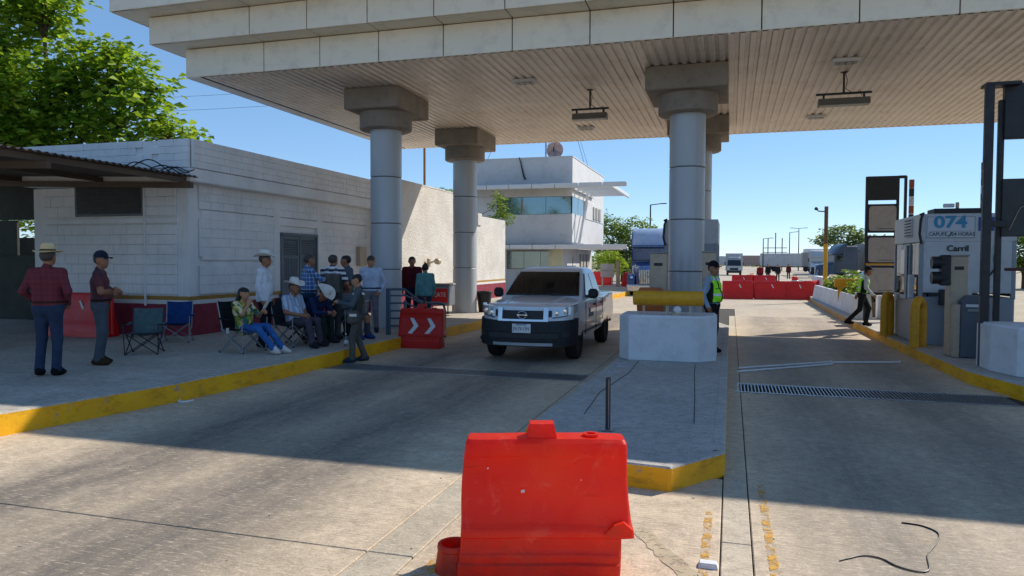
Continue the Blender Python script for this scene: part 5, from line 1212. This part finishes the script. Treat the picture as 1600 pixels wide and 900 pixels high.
def seat_under(lb,loc,rz,fab,tb='8d9296'): camp_chair(lb,loc,rz,fab,tb)
Z=.25
# 1 man in straw hat, back to camera
person('man in straw hat, maroon plaid shirt and jeans, back to camera',(-9.32,8.05,Z),R(22),h=1.83,shirt=m_plaid('plaid_maroon','6a2430','561c28',30),pants='2b3a52',shoes='121214',fat=1.06,belt='3a2417',hair='grey',
 hat=('straw',M_straw,.0,mat('hat_band_brown','4a3020',.8)),pose=dict(le=(-.29,-.06,1.15),lh=(-.20,.12,.98),re=(.29,-.06,1.15),rh=(.20,.12,.98)))
person('man in dark cap with arms crossed looking right, striped maroon shirt',(-9.53,9.15,Z),R(-52),h=1.78,shirt=m_stripe('stripe_maroon','5e2f34','4a2a34',14,0),pants='4a545f',shoes='3a2a1d',sleeve=.4,fat=1.05,belt='2a1a12',hair='short',hat=('cap',cloth('1e2836')),
 pose=dict(le=(-.27,.05,1.13),lh=(.08,.22,1.16),re=(.27,.05,1.13),rh=(-.08,.24,1.13),ld=(1,.2,.1),rd=(-1,.1,.0),hy=R(-25)))
# woman seated with phone
cx,cy=-8.42,11.25
camp_chair('folding camp chair under the seated woman',(cx-.05,cy,Z),R(-97),'23272b','8d9296')
w,HPw,vw,sw=person('seated woman in floral blouse and jeans looking at her phone',(cx,cy,Z),R(-97),base=SIT,h=1.63,shirt=m_floral('floral',['3f6b3a','c9b94a','2f6b62','8a8f3c','d7c9a0','2f4a2c']),pants='2f5f9c',shoes='cfc8c0',skin=M_skin2,sleeve=.5,hair='long',female=True,shirt_out=True,fat=1.04,
 pose=dict(lk=(-.10,.45,.50),la=(-.10,.83,.10),rk=(.12,.44,.47),ra=(.1,.80,.10),rh=(.07,.16,.93),re=(.2,.12,.74),lh=(-.08,.36,.78),le=(-.24,.12,.68),rd=(-.3,-.1,1),ld=(.2,.8,.4),hp=R(-10),lc=.7,rc=.8))
b=MB(); b.box((-.02,.47,.86),(.075,.012,.15),.004,rot=Matrix.Rotation(R(-35),3,'X')); b.build('phone',M_white,w); b=MB(); b.box((.3,-.12,.40),(.06,.01,.1)); b.build('chair_tag',M_white,w)
person('standing man in white hat, white shirt and sunglasses behind the seated woman',(-8.55,12.0,Z),R(-72),h=1.80,shirt='d3d9e0',pants='161a22',shoes='121214',fat=1.06,hair='grey',glasses=True,hat=('cowboy',M_felt,.0,M_felt),shirt_out=True,pose=dict(le=(-.25,-.05,1.12),lh=(-.24,.06,.88)))
cx,cy=-8.1,12.35
camp_chair('folding camp chair under the seated man in the white hat',(cx-.05,cy,Z),R(-100),'3a4048','8d9296')
person('seated man in white cowboy hat and pale striped shirt with crossed hands',(cx,cy,Z),R(-100),base=SIT,h=1.75,shirt=m_stripe('stripe_pale','b9c6d6','8fa6c4',26,0),pants='4c4650',shoes='23262c',sleeve=.45,fat=1.05,hair='grey',hat=('cowboy',M_felt,-.12,M_felt),
 pose=dict(lk=(-.1,.46,.50),la=(-.12,.52,.09),rk=(.14,.45,.49),ra=(.16,.58,.09),lh=(-.06,.25,.6),rh=(.08,.25,.6)))
person('standing man in blue plaid shirt reaching to the grey vested man',(-8.38,13.25,Z),R(-42),h=1.80,shirt=m_plaid('plaid_blue','2f5f9a','a9bdd6',30),pants='1f3350',shoes='1a1a1c',fat=1.08,hair='grey',belt='1a1a1c',pose=dict(re=(.2,.22,1.22),rh=(.05,.42,1.26),le=(-.24,.06,1.12),lh=(-.18,.3,1.05),rd=(0,1,.1)))
person('man in grey vest over a striped shirt with his back turned',(-7.95,13.5,Z),R(8),h=1.80,shirt=m_stripe('stripe_navy','d8d8da','22304a',22,2),pants='3b3a3c',shoes='1a1a1c',sleeve=.45,hair='grey',pose=dict(re=(.27,.08,1.14),rh=(.2,.3,1.05)),vest=dict(m=cloth('57554f'),edge=cloth('3e3d3a'),bands=((.40,.44),),lo=.0))
person('man in grey shirt facing left behind the vested man',(-7.98,14.15,Z),R(100),h=1.79,shirt='4c5a68',pants='2a2c30',skin=M_skin,hair='short',pose=dict(hy=R(10)))
# bending seated man
cx,cy=-8.15,12.95
camp_chair('folding stool chair under the bent man in navy',(cx-.1,cy,Z),R(-100),'30353c','2b2d30')
person('seated man in navy bending forward under a white hat',(cx,cy,Z),R(-100),base=SIT,h=1.75,shirt='1d2c52',pants='1e3230',shoes='2a2d33',fat=1.06,hair='short',hat=('cowboy',M_felt,-.1,M_felt),pose=dict(chest=(0,.16,.76),neck=(0,.28,.90),head=(0,.36,.98),ls=(-.185,.22,.86),rs=(.185,.22,.86),le=(-.25,.36,.62),re=(.25,.36,.62),lh=(-.1,.52,.62),rh=(.1,.52,.62),hp=R(-45)))
# official on the road with tablet
o_,HPo,vo,so_=person('young official in grey vest writing on a tablet at the kerb',(-6.70,12.3,0),R(118),h=1.67,shirt='4f5860',pants='55534f',shoes='2a3646',skin=M_skin2,hair='short',pose=dict(re=(.24,.12,1.13),rh=(.08,.36,1.18),le=(-.24,.12,1.13),lh=(-.08,.36,1.18),rd=(-.3,1,.1),ld=(.3,1,.1),hp=R(-18),la=(-.11,.12,.09),lk=(-.1,.12,.5),ra=(.11,-.12,.09)),vest=dict(m=cloth('57554f'),edge=cloth('3e3d3a'),bands=((.40,.44),),lo=-.02))
b=MB(); b.box((0,.47,1.15),(.2,.28,.012),.004,rot=Matrix.Rotation(R(28),3,'X')); b.build('tablet',M_black,o_)
b=MB(); b.box((-.2,.1,.86),(.08,.22,.24),.03); p=b.build('pouch',cloth('57554f'),o_); b=MB(); b.box((-.243,.1,.9),(.006,.13,.05)); b.build('label_patch',M_refl,p); b=MB(); b.tube([(-.2,.1,.97),(-.19,.06,1.2),(-.08,-.04,1.42),(.1,-.1,1.3)],.014,5); b.build('strap',cloth('3e3d3a'),p)
# seated person behind the official
cx,cy=-7.85,13.95
camp_chair('folding camp chair partly hidden behind the official',(cx-.05,cy,Z),R(-105),'2f3840','8d9296')
def knees(C_,mi): mi=mi.copy(); mi[(mi==2)&(C_[:,2]<.5)&(C_[:,2]>.34)&(C_[:,1]>.3)]=0; return mi
q_,_,_,_=person('seated man in shorts and blue sneakers behind the official',(cx,cy,Z),R(-105),base=SIT,h=1.74,shirt='5b6470',pants='394048',shoes='1c3a6e',hair='short',pose=dict(hp=R(-25),lh=(-.1,.32,.72),rh=(.1,.32,.72)),paint=knees)
b=MB(); b.box((0,.4,.78),(.3,.22,.006),.002,rot=Matrix.Rotation(R(25),3,'X')); b.build('papers',M_white,q_)
person('man in light blue shirt leaning by the column, hands in pockets',(-7.95,15.2,Z),R(200),h=1.79,shirt='b4c2d8',pants='7a7680',shoes='1c2c4a',skin=M_skin2,hair='grey',belt='16161a',fat=1.02,pose=dict(le=(-.30,-.05,1.13),lh=(-.2,.06,.93),re=(.30,-.05,1.13),rh=(.2,.06,.93),hp=R(-22),rk=(.12,.10,.5),ra=(.1,.02,.09)))
person('man in dark maroon shirt standing behind the handrail',(-7.97,17.5,Z),R(205),h=1.79,shirt='561a22',pants='22283a',hair='short',pose=dict(le=(-.25,.0,1.12)))
person('person in teal shirt with hair bun, back to camera, behind the handrail',(-7.42,17.1,Z),R(35),h=1.60,shirt='5d8f90',pants='2a3346',skin=M_skin,hair='bun',shirt_out=True)
# hi-vis guards
HV=dict(m=M_hivis,edge=cloth('1d2a1c'),bands=((.12,.17),(.42,.46)),pocket=True,lo=.02)
g_,_,_,_=person('guard in hi-vis green vest, cap and sunglasses on the island',(-.33,14.15,.2),R(-112),h=1.71,shirt='8fa0b4',pants='15171c',shoes='0f1012',hair='short',fat=1.10,hat=('cap',cloth('14161b')),glasses=True,vest=HV,pose=dict(le=(-.27,-.12,1.12),lh=(-.26,-.16,.90),re=(.27,-.06,1.12),rh=(.24,.02,.9),hy=R(-20)))
person('guard in hi-vis vest and cap walking along the right kerb',(3.36,21.3,.2),R(-92),h=1.62,shirt='c9cdd2',pants='20221f',shoes='111214',hair='short',hat=('cap',cloth('22252a')),vest=HV,pose=dict(lk=(-.09,.20,.52),la=(-.1,.12,.10),rk=(.09,-.06,.5),ra=(.1,-.38,.16),chest=(0,.06,1.27),neck=(0,.1,1.45),head=(0,.15,1.58),ls=(-.185,.08,1.39),rs=(.185,.08,1.39),re=(.22,.08,1.12),rh=(.2,.26,.92),le=(-.23,-.02,1.12),lh=(-.23,-.1,.9)))
person('attendant in white shirt inside the booth window',(4.15,18.5,.32),R(100),h=1.66,shirt='c5cbd4',pants='1e2430',hair='short')
for x,y,sh_,lb in((2.4,66,'7a1c1c','distant person in red by the far drum'),(3.6,78,'1d1d22','distant person in black on the far road'),(4.6,79,'26262b','distant person in dark clothes beside the one in black'),(6.4,90,'6b2326','distant person in dark red near the parked trucks')):
    person(lb,(x,y,0),R(170),h=1.75,shirt=sh_,pants='23252c')
# ================================================================ VEGETATION
def leaves(blobs,n,size,rng,per=11,spread=.32,droop=.35):
    # leaf rosettes spread through ellipsoid blobs: returns vertex / quad arrays
    vol=np.array([b_[1][0]*b_[1][1]*b_[1][2] for b_ in blobs])**.75; nb=(n*vol/vol.sum()/per).astype(int)+1
    Vs=[];k=0
    for (c,r),m in zip(blobs,nb):
        d=rng.normal(size=(m,3)); d/=np.linalg.norm(d,axis=1)[:,None]; rad=rng.uniform(.25,1,m)**.45; rad*=1+.16*np.sin(d[:,0]*7+c[0])*np.sin(d[:,2]*6+c[1])
        cen=np.array(c)+d*rad[:,None]*np.array(r)
        for i in range(per):
            a=rng.uniform(0,2*math.pi,m); out=np.stack([np.cos(a),np.sin(a),rng.uniform(-droop,.45,m)],1); out/=np.linalg.norm(out,axis=1)[:,None]
            p=cen+out*(rng.uniform(.1,1,m)*spread)[:,None]
            sz=size*rng.uniform(.35,1.4,m)[:,None]; up=rng.normal(size=(m,3))*.5+np.array([0,0,1.]); sd=np.cross(out,up); sd/=np.linalg.norm(sd,axis=1)[:,None]+1e-6; nn=np.cross(sd,out)
            tip=p+out*sz+np.array([0,0,-.15])*sz; mid=p+out*sz*.55
            Vs.append(np.stack([p,mid+sd*sz*.3+nn*sz*.08,tip,mid-sd*sz*.3+nn*sz*.08],1))
    V=np.concatenate(Vs).reshape(-1,3); F=np.arange(len(V)).reshape(-1,4); return V,F
def tree(name,label,base,blobs,n,size,m,trunk_r=.2,group=None,seed=1,spread=.32,per=11,cat='tree'):
    rng=np.random.RandomState(seed); t=thing(name,label,cat,base,0,group); B=np.array(base)
    V,F=leaves([(np.array(c)-B,r) for c,r in blobs],n,size,rng,per,spread); np_obj('crown',V,F,[m],np.zeros(len(F)),t,False)
    b=MB(); c0=np.mean([np.array(c)-B for c,_ in blobs],0); top=Vector((c0[0]*.5,c0[1]*.5,max(.3,c0[2]*.75)))
    b.tube([(0,0,-.1),(top.x*.3+.05,top.y*.3,top.z*.4),tuple(top)],[trunk_r*1.25,trunk_r,trunk_r*.7],9)
    for c,r in blobs:
        e=Vector(np.array(c)-B); mid=top.lerp(e,.5)+Vector((0,0,-.08*e.length))
        b.tube([tuple(top*.9),tuple(mid),tuple(e)],[trunk_r*.55,trunk_r*.35,trunk_r*.12],6)
        for q in range(3):
            d=rng.normal(size=3); d/=np.linalg.norm(d); e2=e+Vector(d*np.array(r)*.8); b.tube([tuple(mid.lerp(e,.6)),tuple(e.lerp(e2,.5)),tuple(e2)],[trunk_r*.22,trunk_r*.14,trunk_r*.05],5)
    b.build('trunk',M_trunk,t,smooth=50); return t
tree('almond_tree','large leafy almond tree rising behind the shed and block building',(-22.5,19.5,0),
 [((-23.6,18.6,10.0),(2.0,1.9,1.5)),((-21.9,18.9,10.6),(1.0,1.3,1.0)),((-24.5,18.6,7.2),(2.2,2,1.9)),((-22.0,18.7,7.4),(1.5,1.6,1.4)),((-20.3,19.2,8.0),(1.2,1.3,1.25)),((-19.35,19.5,8.3),(.75,.9,.8)),((-18.9,19.6,6.8),(1.1,1.2,.9)),((-20.6,19.2,6.0),(1.5,1.5,1.1)),((-22.8,18.6,5.4),(1.8,1.6,1.3)),((-17.6,20,6.05),(.8,.8,.35)),((-25,18,4.6),(2,1.6,1.3)),((-18.2,19.9,7.6),(.45,.5,.4))],21000,.29,M_leaf,.28,seed=3,spread=.42,per=10)
tree('background_tree','leafy tree in the gap behind the shed roof',(-23.5,21,0),[((-23.2,20.8,3.4),(1.7,1.5,1.2)),((-21.0,21,2.9),(1.0,1,1.0)),((-25,21,4.4),(1.8,1.5,1.3))],3500,.22,M_leaf,.18,seed=5,spread=.4)
tree('roof_shrub','small leafy shoots showing above the stucco wall by the rear column',(-12.6,31,3.6),[((-12.3,30.6,4.75),(.9,.8,.4)),((-10.9,33.9,4.6),(.35,.5,.75)),((-10.6,33.9,3.95),(.6,.4,.3))],1600,.16,M_leaf2,.05,seed=6,spread=.2,cat='shrub')
tree('background_tree','broad green tree right of the two storey building behind the truck',(-10.6,75,0),[((-12.0,75,4.2),(2.4,2,2.4)),((-9.6,75,4.5),(2.2,2,2.2)),((-7.6,76,3.6),(1.6,1.8,1.9)),((-10.5,74,2.2),(3.2,2,1.7)),((-13.2,75,6),(1.2,1.2,1.3))],11000,.3,M_leaf2,.22,seed=8,spread=.5)
tree('yellow_bush','bright yellow-green bush at the far corner of the two storey building',(-9.4,58,.2),[((-9.4,58,2.1),(1.0,.9,.8)),((-8.7,58,1.6),(.8,.7,.7))],1800,.2,m_leaf('bright_leaf','6f8f22','97ad2c','b3bd46'),.08,seed=9,spread=.25,cat='bush')
tree('background_tree','tree behind the parked grey trailer near the yellow lamp pole',(15,106,0),[((14.2,106,5.6),(2.6,2,1.4)),((17.5,107,4.0),(3.0,2.5,1.6)),((11.8,105,4.8),(1.4,1.4,.8))],5500,.4,M_leaf3,.2,seed=10,spread=.6)
tree('background_tree','tree beyond the sign tower on the right',(17,88,0),[((15.5,88,2.6),(3.2,2,1.7)),((19,90,3),(3,2,1.8))],5000,.35,M_leaf2,.2,seed=12,spread=.5)
tree('background_tree','green tree at the right edge behind the gantry posts',(22,66,0),[((21.5,66,3.0),(2.6,2,1.8)),((24,67,3.8),(2.6,2,1.9)),((19.3,66,2.2),(1.7,1.6,1.4))],7500,.3,M_leaf2,.2,seed=13,spread=.45)
tree('background_tree','leafy tree mirrored in the windows of the two storey building',(-23,-20,0),[((-23,-20,4.8),(4,3,2.6)),((-26,-21,4),(3,3,2.4)),((-18,-22,3.4),(3,3,2))],5000,.5,M_leaf2,.3,seed=14,spread=.6)
tree('background_tree','second tree mirrored in the lower windows of the two storey building',(-33,-26,0),[((-33,-26,4),(4,3,3)),((-38,-27,4.5),(4,3,3))],4000,.5,M_leaf2,.3,seed=15,spread=.6)
for i,(x,y,h_) in enumerate(((4.5,26.2,.55),(4.6,27.4,.5),(4.7,28.8,.6),(4.6,30.4,.55),(4.8,32.2,.75),(4.7,34.2,.5),(4.8,36.3,.5))):
    tree('planter_plant',['nearest low green plant in the white planter','second low plant from the near end of the white planter','third plant from the near end of the white planter','fourth plant from the near end of the white planter','tall thin plant in the white planter','sixth plant from the near end of the white planter','farthest plant in the white planter before the lamp pole'][i],(x,y,.62),[((x-.12,y,.68+h_*.6),(.45,.6,h_*.6))],700,.15,M_leaf2,.03,'plants in the white planter',seed=20+i,spread=.15,cat='plant')
# far line of scrub reading as one mass
rng=np.random.RandomState(4); bl_=[]
for x in np.arange(-120,190,5.0): bl_.append(((x+rng.uniform(-2,2),330+rng.uniform(-20,20),1.6),(4.5,4,rng.uniform(1.5,4.2))))
for y in np.arange(120,330,7.0): bl_.append(((20+y*.12+rng.uniform(-3,3),y,1.5),(4,4,rng.uniform(1.6,3.6)))); bl_.append(((-14-y*.05+rng.uniform(-3,3),y,1.5),(3.5,4,rng.uniform(1.5,3.2))))
V,F=leaves(bl_,26000,.8,rng,10,1.1); o=np_obj('far_scrub',V,F,[M_leaf3],np.zeros(len(F)),None,False); o['kind']='stuff'; o['label']='distant line of trees and scrub along the horizon'
b=MB()
gv=[];gf=[]
# grass tuft at left kerb
V,F=leaves([((-9.9,7.0,.27),(.35,.18,.03))],260,.07,np.random.RandomState(3),8,.08); o=np_obj('grass_patch',V,F,[M_leaf2],np.zeros(len(F)),None,False); o['kind']='stuff'
# ================================================================ FAR VEHICLES
def wheel(t,x,y,r=.5,w=.28,n=20):
    e=bpy.data.objects.new('wheel',None); COL.objects.link(e); e.parent=t; e.location=(x,y,r)
    b=MB(); b.lathe([(r*.55,-w/2),(r*.9,-w/2),(r,-w*.35),(r,w*.35),(r*.9,w/2),(r*.55,w/2)],n,axis='X'); b.build('tyre',M_tyre,e,smooth=50); b=MB(); b.lathe([(0,-w*.3),(r*.55,-w*.42),(r*.55,w*.42),(0,w*.3)],16,axis='X'); b.build('rim',M_steel,e)
M_tb=mat('truck_blue','1f4276',.3,var=.05,scale=1,coat=.6); M_chrome=mat('truck_chrome','c2c6ca',.15,metal=.95,var=.03); M_tg=m_glass('truck_glass','10161a'); M_trl=mat('trailer_white','b9bbbb',.5,var=.05,scale=.6,dirt='8c8a86',dirtamt=.4); M_trg=mat('trailer_grey','8e8c88',.55,var=.06,scale=.6)
def semi(loc,rz,label,paint,trailer,tl=12,group='trucks'):
    t=thing('semi_truck',label,'truck',loc,rz)
    A=lambda n,c,d,m,bv=.03,par=None:(lambda b:(b.box(c,d,bv),b.build(n,m,par or t,smooth=30))[1])(MB())
    hd=MB(); secs=[]
    for y,w,z0,z1 in((.25,.62,.62,1.45),(.5,.78,.6,1.66),(1.3,.95,.6,1.82),(1.9,1.05,.7,1.95)):
        secs.append([(-w,y,z0),(-w,y,z1-.25),(-w*.8,y,z1-.04),(0,y,z1),(w*.8,y,z1-.04),(w,y,z1-.25),(w,y,z0)])
    hd.add([p for s_ in secs for p in s_],[(i*7+j,i*7+j+1,(i+1)*7+j+1,(i+1)*7+j) for i in range(3) for j in range(6)]+[tuple(range(7))[::-1]]); hd.build('hood',paint,t,smooth=40)
    g=A('grille',(0,.2,1.05),(.95,.14,.85),M_chrome,.04)
    for i in range(9): A('grille_bar',(-.4+.1*i,.115,1.05),(.03,.04,.78),M_dark,0,g)
    A('bumper',(0,.22,.42),(2.35,.3,.42),M_chrome,.06)
    for s in(-1,1):
        fd=MB(); fd.grid(lambda u,w:(s*(.72+.43*w),.75+.62*math.cos(math.pi*(1-u)),.62+.62*math.sin(math.pi*u)**.8),10,3,flip=s>0); fd.grid(lambda u,w:(s*1.15,.75+.62*math.cos(math.pi*(1-u)),.5+(.12+.62*math.sin(math.pi*u)**.8)*w),10,1); fd.build('fender',paint,t,smooth=60)
        b=MB(); b.lathe([(0,-.1),(.1,-.09),(.15,0),(.13,.12)],14,axis='Y',c=(s*.9,.32,.95)); b.build('headlight',mat('truck_lamp','d8dcdf',.15,metal=.3),t)
        A('mirror',(s*1.4,1.95,2.3),(.14,.1,.6),M_dark,.03); A('side_window',(s*1.125,2.55,2.35),(.02,.75,.6),M_tg,0); A('door_seam',(s*1.122,2.1,1.8),(.01,.02,1.6),M_dark,0)
        A('fuel_tank',(s*.95,3.8,.62),(.5,1.3,.5),M_chrome,.12); b=MB(); b.tube([(s*1.0,3.25,1.0),(s*1.0,3.25,3.7)],.07,8); b.build('exhaust_stack',M_chrome,t)
        wheel(t,s*1.0,.78); wheel(t,s*.92,4.9); wheel(t,s*.92,6.1)
    A('cab',(0,2.5,1.75),(2.24,1.2,2.1),paint,.1)
    b=MB(); b.add([(-1.0,1.88,1.98),(1.0,1.88,1.98),(.92,2.12,2.72),(-.92,2.12,2.72)],[(0,1,2,3)]); b.add([(-1.0,1.9,1.9),(1.0,1.9,1.9),(.92,2.14,2.7),(-.92,2.14,2.7)],[(3,2,1,0)]); b.build('windscreen',M_tg,t,smooth=0); A('wind_divider',(0,1.98,2.35),(.05,.05,.7),paint,0)
    A('visor',(0,1.9,2.82),(2.1,.4,.16),paint,.04); A('sleeper',(0,3.6,2.2),(2.4,1.5,3.0),paint,.12)
    f=MB(); f.grid(lambda u,w:((-1+2*u)*1.12,2.0+1.15*w**1.3+.15*abs(2*u-1)**3,2.85+1.08*math.sin(w*math.pi/2)),10,8); f.build('roof_fairing',mat('fairing_pale','9fb2cc',.35,coat=.5) if paint is M_tb else paint,t,smooth=60)
    for s in(-1,1):
        f=MB(); f.prism([(2.05,2.85),(3.2,2.85),(3.2,3.93),(2.9,3.9),(2.45,3.55)],s*1.13-.02,s*1.13+.02,axis='X'); f.build('fairing_side',paint,t,smooth=0)
    A('chassis',(0,4.5,.75),(.9,5,.25),M_dark,.02)
    if trailer:
        A('trailer_box',(0,5.2+tl/2,2.55),(2.55,tl,2.75),trailer,.03); A('trailer_frame',(0,5.2+tl/2,1.1),(1.2,tl-.4,.16),M_dark,.01)
        for i in range(int(tl/1.2)): 
            for s in(-1,1): A('trailer_rib',(s*1.28,5.6+1.2*i,2.55),(.03,.06,2.65),trailer,0)
        for s in(-1,1):
            for y in(5.2+tl-1.2,5.2+tl-2.4): wheel(t,s*.98,y)
    return t
semi((-4.5,41.5,0),R(1),'blue semi truck waiting behind the pickup, half hidden by the column',M_tb,M_trl)
semi((8.3,84,0),R(-74),'dark semi truck with grey trailer parked at far right',mat('truck_dark','3a4558',.35,coat=.4),M_trg,11)
semi((13.0,122,0),R(-5),'white semi truck parked behind the grey trailer',M_trl,M_trl)
def box_truck(loc,rz,label,cabm,boxm,L=6):
    t=thing('box_truck',label,'truck',loc,rz); A=lambda n,c,d,m,bv=.03,par=None:(lambda b:(b.box(c,d,bv),b.build(n,m,par or t,smooth=30))[1])(MB())
    b=MB(); b.prism([(0,.45),(1.9,.45),(1.9,2.35),(.55,2.35),(.08,1.35)],-1.05,1.05,axis='X'); b.build('cab',cabm,t,smooth=0)
    b=MB(); b.add([(-.95,.06,1.42),(.95,.06,1.42),(.9,.46,2.25),(-.9,.46,2.25)],[(0,1,2,3)]); b.build('windscreen',M_tg,t,smooth=0)
    A('bumper',(0,-.05,.55),(2.1,.2,.35),M_dark); A('grille',(0,-.0,.95),(1.1,.08,.3),M_dark)
    for s in(-1,1): A('headlight',(s*.78,-.01,.95),(.36,.1,.2),M_white); A('mirror',(s*1.25,.5,1.75),(.15,.1,.4),M_dark); wheel(t,s*.9,.95,.45); wheel(t,s*.9,L*.8+1,.45)
    A('cargo_box',(0,2+L/2,1.95),(2.4,L,2.5),boxm); A('roof_spoiler',(0,1.2,2.55),(1.8,1.0,.4),cabm,.15); A('box_edge',(0,2.0,3.18),(2.44,.06,.08),M_steel,0); A('frame',(0,2+L/2,.62),(1,L,.2),M_dark)
    return t
box_truck((.45,110,0),R(0),'white box truck approaching on the far road',M_trl,M_trl)
for x,y,L,m,lb in((11.5,165,11,M_trl,'white trailer parked left of the far lamp poles'),(17.5,150,9,M_trg,'grey trailer parked behind the dark semi truck'),(6.0,215,13,mat('trailer_rust','a08a80',.6),'distant brownish trailer at the end of the road'),(-1.5,240,10,M_trl,'distant pale trailer at the vanishing point')):
    t=thing('parked_trailer',lb,'trailer',(x,y,0)); A=lambda n,c,d,m_,bv=.03:(lambda b:(b.box(c,d,bv),b.build(n,m_,t,smooth=0))[1])(MB())
    A('box',(0,0,2.5),(L,2.6,2.7),m); A('frame',(0,0,1.0),(L-.5,1.2,.2),M_dark)
    for i in range(int(L)): A('rib',(-L/2+.5+i,-1.32,2.5),(.08,.05,2.6),m,0)
    for xx in(-L/2+1.5,-L/2+2.7,L/2-2): 
        b=MB(); b.lathe([(0,-.15),(.5,-.15),(.5,.15),(0,.15)],14,axis='Y',c=(xx,-1.0,.5)); b.build('wheel',M_tyre,t)
t=thing('far_building','white flat roofed building far down the right side','building',(20.5,190,0)); b=MB(); b.box((0,0,2.6),(7,6,5.2),.05); b.build('wall',M_white,t,smooth=0)
for x in(-2,.2,2.4): b=MB(); b.box((x,-3.02,2.8),(1.1,.06,1.2)); b.build('window',M_tg,t)
# dark parked car
def car(loc,rz,label,m):
    t=thing('parked_car',label,'car',loc,rz); b=MB(); b.prism([(-2.2,.35),(2.2,.35),(2.25,.8),(1.9,.95),(1.2,1.02),(.6,1.5),(-1.2,1.55),(-1.95,1.05),(-2.25,.9)],-.85,.85,axis='Y'); b.build('body',m,t,smooth=0)
    for s in(-1,1):
        b=MB(); b.prism([(.95,1.02),(.5,1.44),(-1.1,1.47),(-1.7,1.05)],s*.86-.01,s*.86+.01,axis='Y'); b.build('window',M_tg,t,smooth=0)
        for x in(-1.35,1.35):
            e=bpy.data.objects.new('wheel',None); COL.objects.link(e); e.parent=t; e.location=(x,s*.8,.33); q=MB(); q.lathe([(.18,-.1),(.33,-.1),(.33,.1),(.18,.1)],18,axis='Y'); q.build('tyre',M_tyre,e); q=MB(); q.lathe([(0,-.08),(.18,-.1),(.18,.1),(0,.08)],14,axis='Y'); q.build('rim',M_steel,e)
        b=MB(); b.box((2.2,s*.6,.78),(.1,.3,.14),.02); b.build('headlight',M_white,t)
    return t
car((9.1,47,0),R(8),'dark car parked beyond the planter behind the walking guard',mat('car_dark','14181f',.3,coat=.7))
# ---- lamp posts and poles in the distance
def lamp_post(x,y,h_,label,arms=1):
    t=thing('lamp_post',label,'lamp post',(x,y,0),0,'distant lamp posts'); b=MB(); b.tube([(0,0,0),(0,0,h_)],[.14,.08],8); b.build('pole',M_dark,t)
    for s in((1,) if arms==1 else(-1,1)): b=MB(); b.tube([(0,0,h_-.05),(s*1.4,0,h_+.1)],.06,6); b.build('arm',M_dark,t); b=MB(); b.box((s*1.6,0,h_+.1),(.7,.25,.12),.03); b.build('lamp_head',M_dark,t)
lamp_post(-9.6,91.5,9.0,'lamp post rising above the trees left of the island column')
lamp_post(15.9,120,5.6+1.6,'lamp post right of the grey trailer with two arms',2); lamp_post(6.3,158,6.8,'lamp post left of the grey trailer',1); lamp_post(12.2,170,8.5,'tall lamp post above the parked white truck',1); lamp_post(15.3,185,10,'tallest lamp post behind the parked trucks',2); lamp_post(27,140,9,'lamp post over the trees by the sign tower',2)
t=thing('power_pole','distant power pole with crossarms and wires','power pole',(9.6,175,0))
for x in(-1.6,0,1.4): b=MB(); b.tube([(x,0,0),(x,0,7.4+(1.2 if x==0 else 0))],.12,6); b.build('pole',M_dark,t)
for z in(5.2,4.2): b=MB(); b.box((0,0,z),(5,.15,.15)); b.build('crossarm',M_dark,t)
b=MB(); b.box((.2,0,3.4),(.8,.6,1.1),.1); b.build('transformer',M_dark,t)
t=thing('rust_pole','thin rust brown pole rising behind the stucco building','pole',(-13.75,31.6,4.4)); b=MB(); b.tube([(0,0,-4.2),(0,0,4.2)],.06,8); b.build('shaft',mat('rust_pole','a5642c',.7),t); b=MB(); b.box((0,0,4.2),(.3,.3,.1)); b.build('cap',M_dark,t)
for i,(z0,z1) in enumerate(((8.9,9.6),(9.5,10.1))):
    b=MB(); b.tube([(-40+u*60,26-u*2,z0+(z1-z0)*u-1.2*math.sin(math.pi*u)) for u in np.linspace(0,1,16)],.006,4); tag(b.build('overhead_wire',M_black,None),['lower thin overhead wire across the sky at left','upper thin overhead wire across the sky at left'][i],'wire')
# ---- things beside the far end of the two storey building
t=thing('notice_board','blank white notice board on two legs near the yellow bush','sign board',(-8.3,51,.25)); b=MB(); b.box((0,0,1.05),(.95,.06,.95),.01); b.build('board',M_trl,t); b=MB(); b.box((0,-.035,1.05),(.95,.012,.04)); b.build('mid_rail',M_steel,t)
for x in(-.35,.35): b=MB(); b.box((x,.0,.3),(.08,.06,.62)); b.build('leg',M_trl,t)
t=thing('beige_post','square beige post standing by the far kerb','post',(-7.25,49,.25)); b=MB(); b.box((0,0,.85),(.24,.24,1.7),.02); b.build('shaft',M_beige,t); b=MB(); b.box((0,0,1.72),(.28,.28,.06),.01); b.build('cap',M_beige,t)
longbar((-8.9,52,.25),R(10),'red barrier behind the blank notice board'); longbar((-6.75,50.5,.25),R(75),'red barrier beside the beige post at the far kerb')
longbar((-13.55,12.55,.25),R(0),'red barrier standing against the block building behind the men')
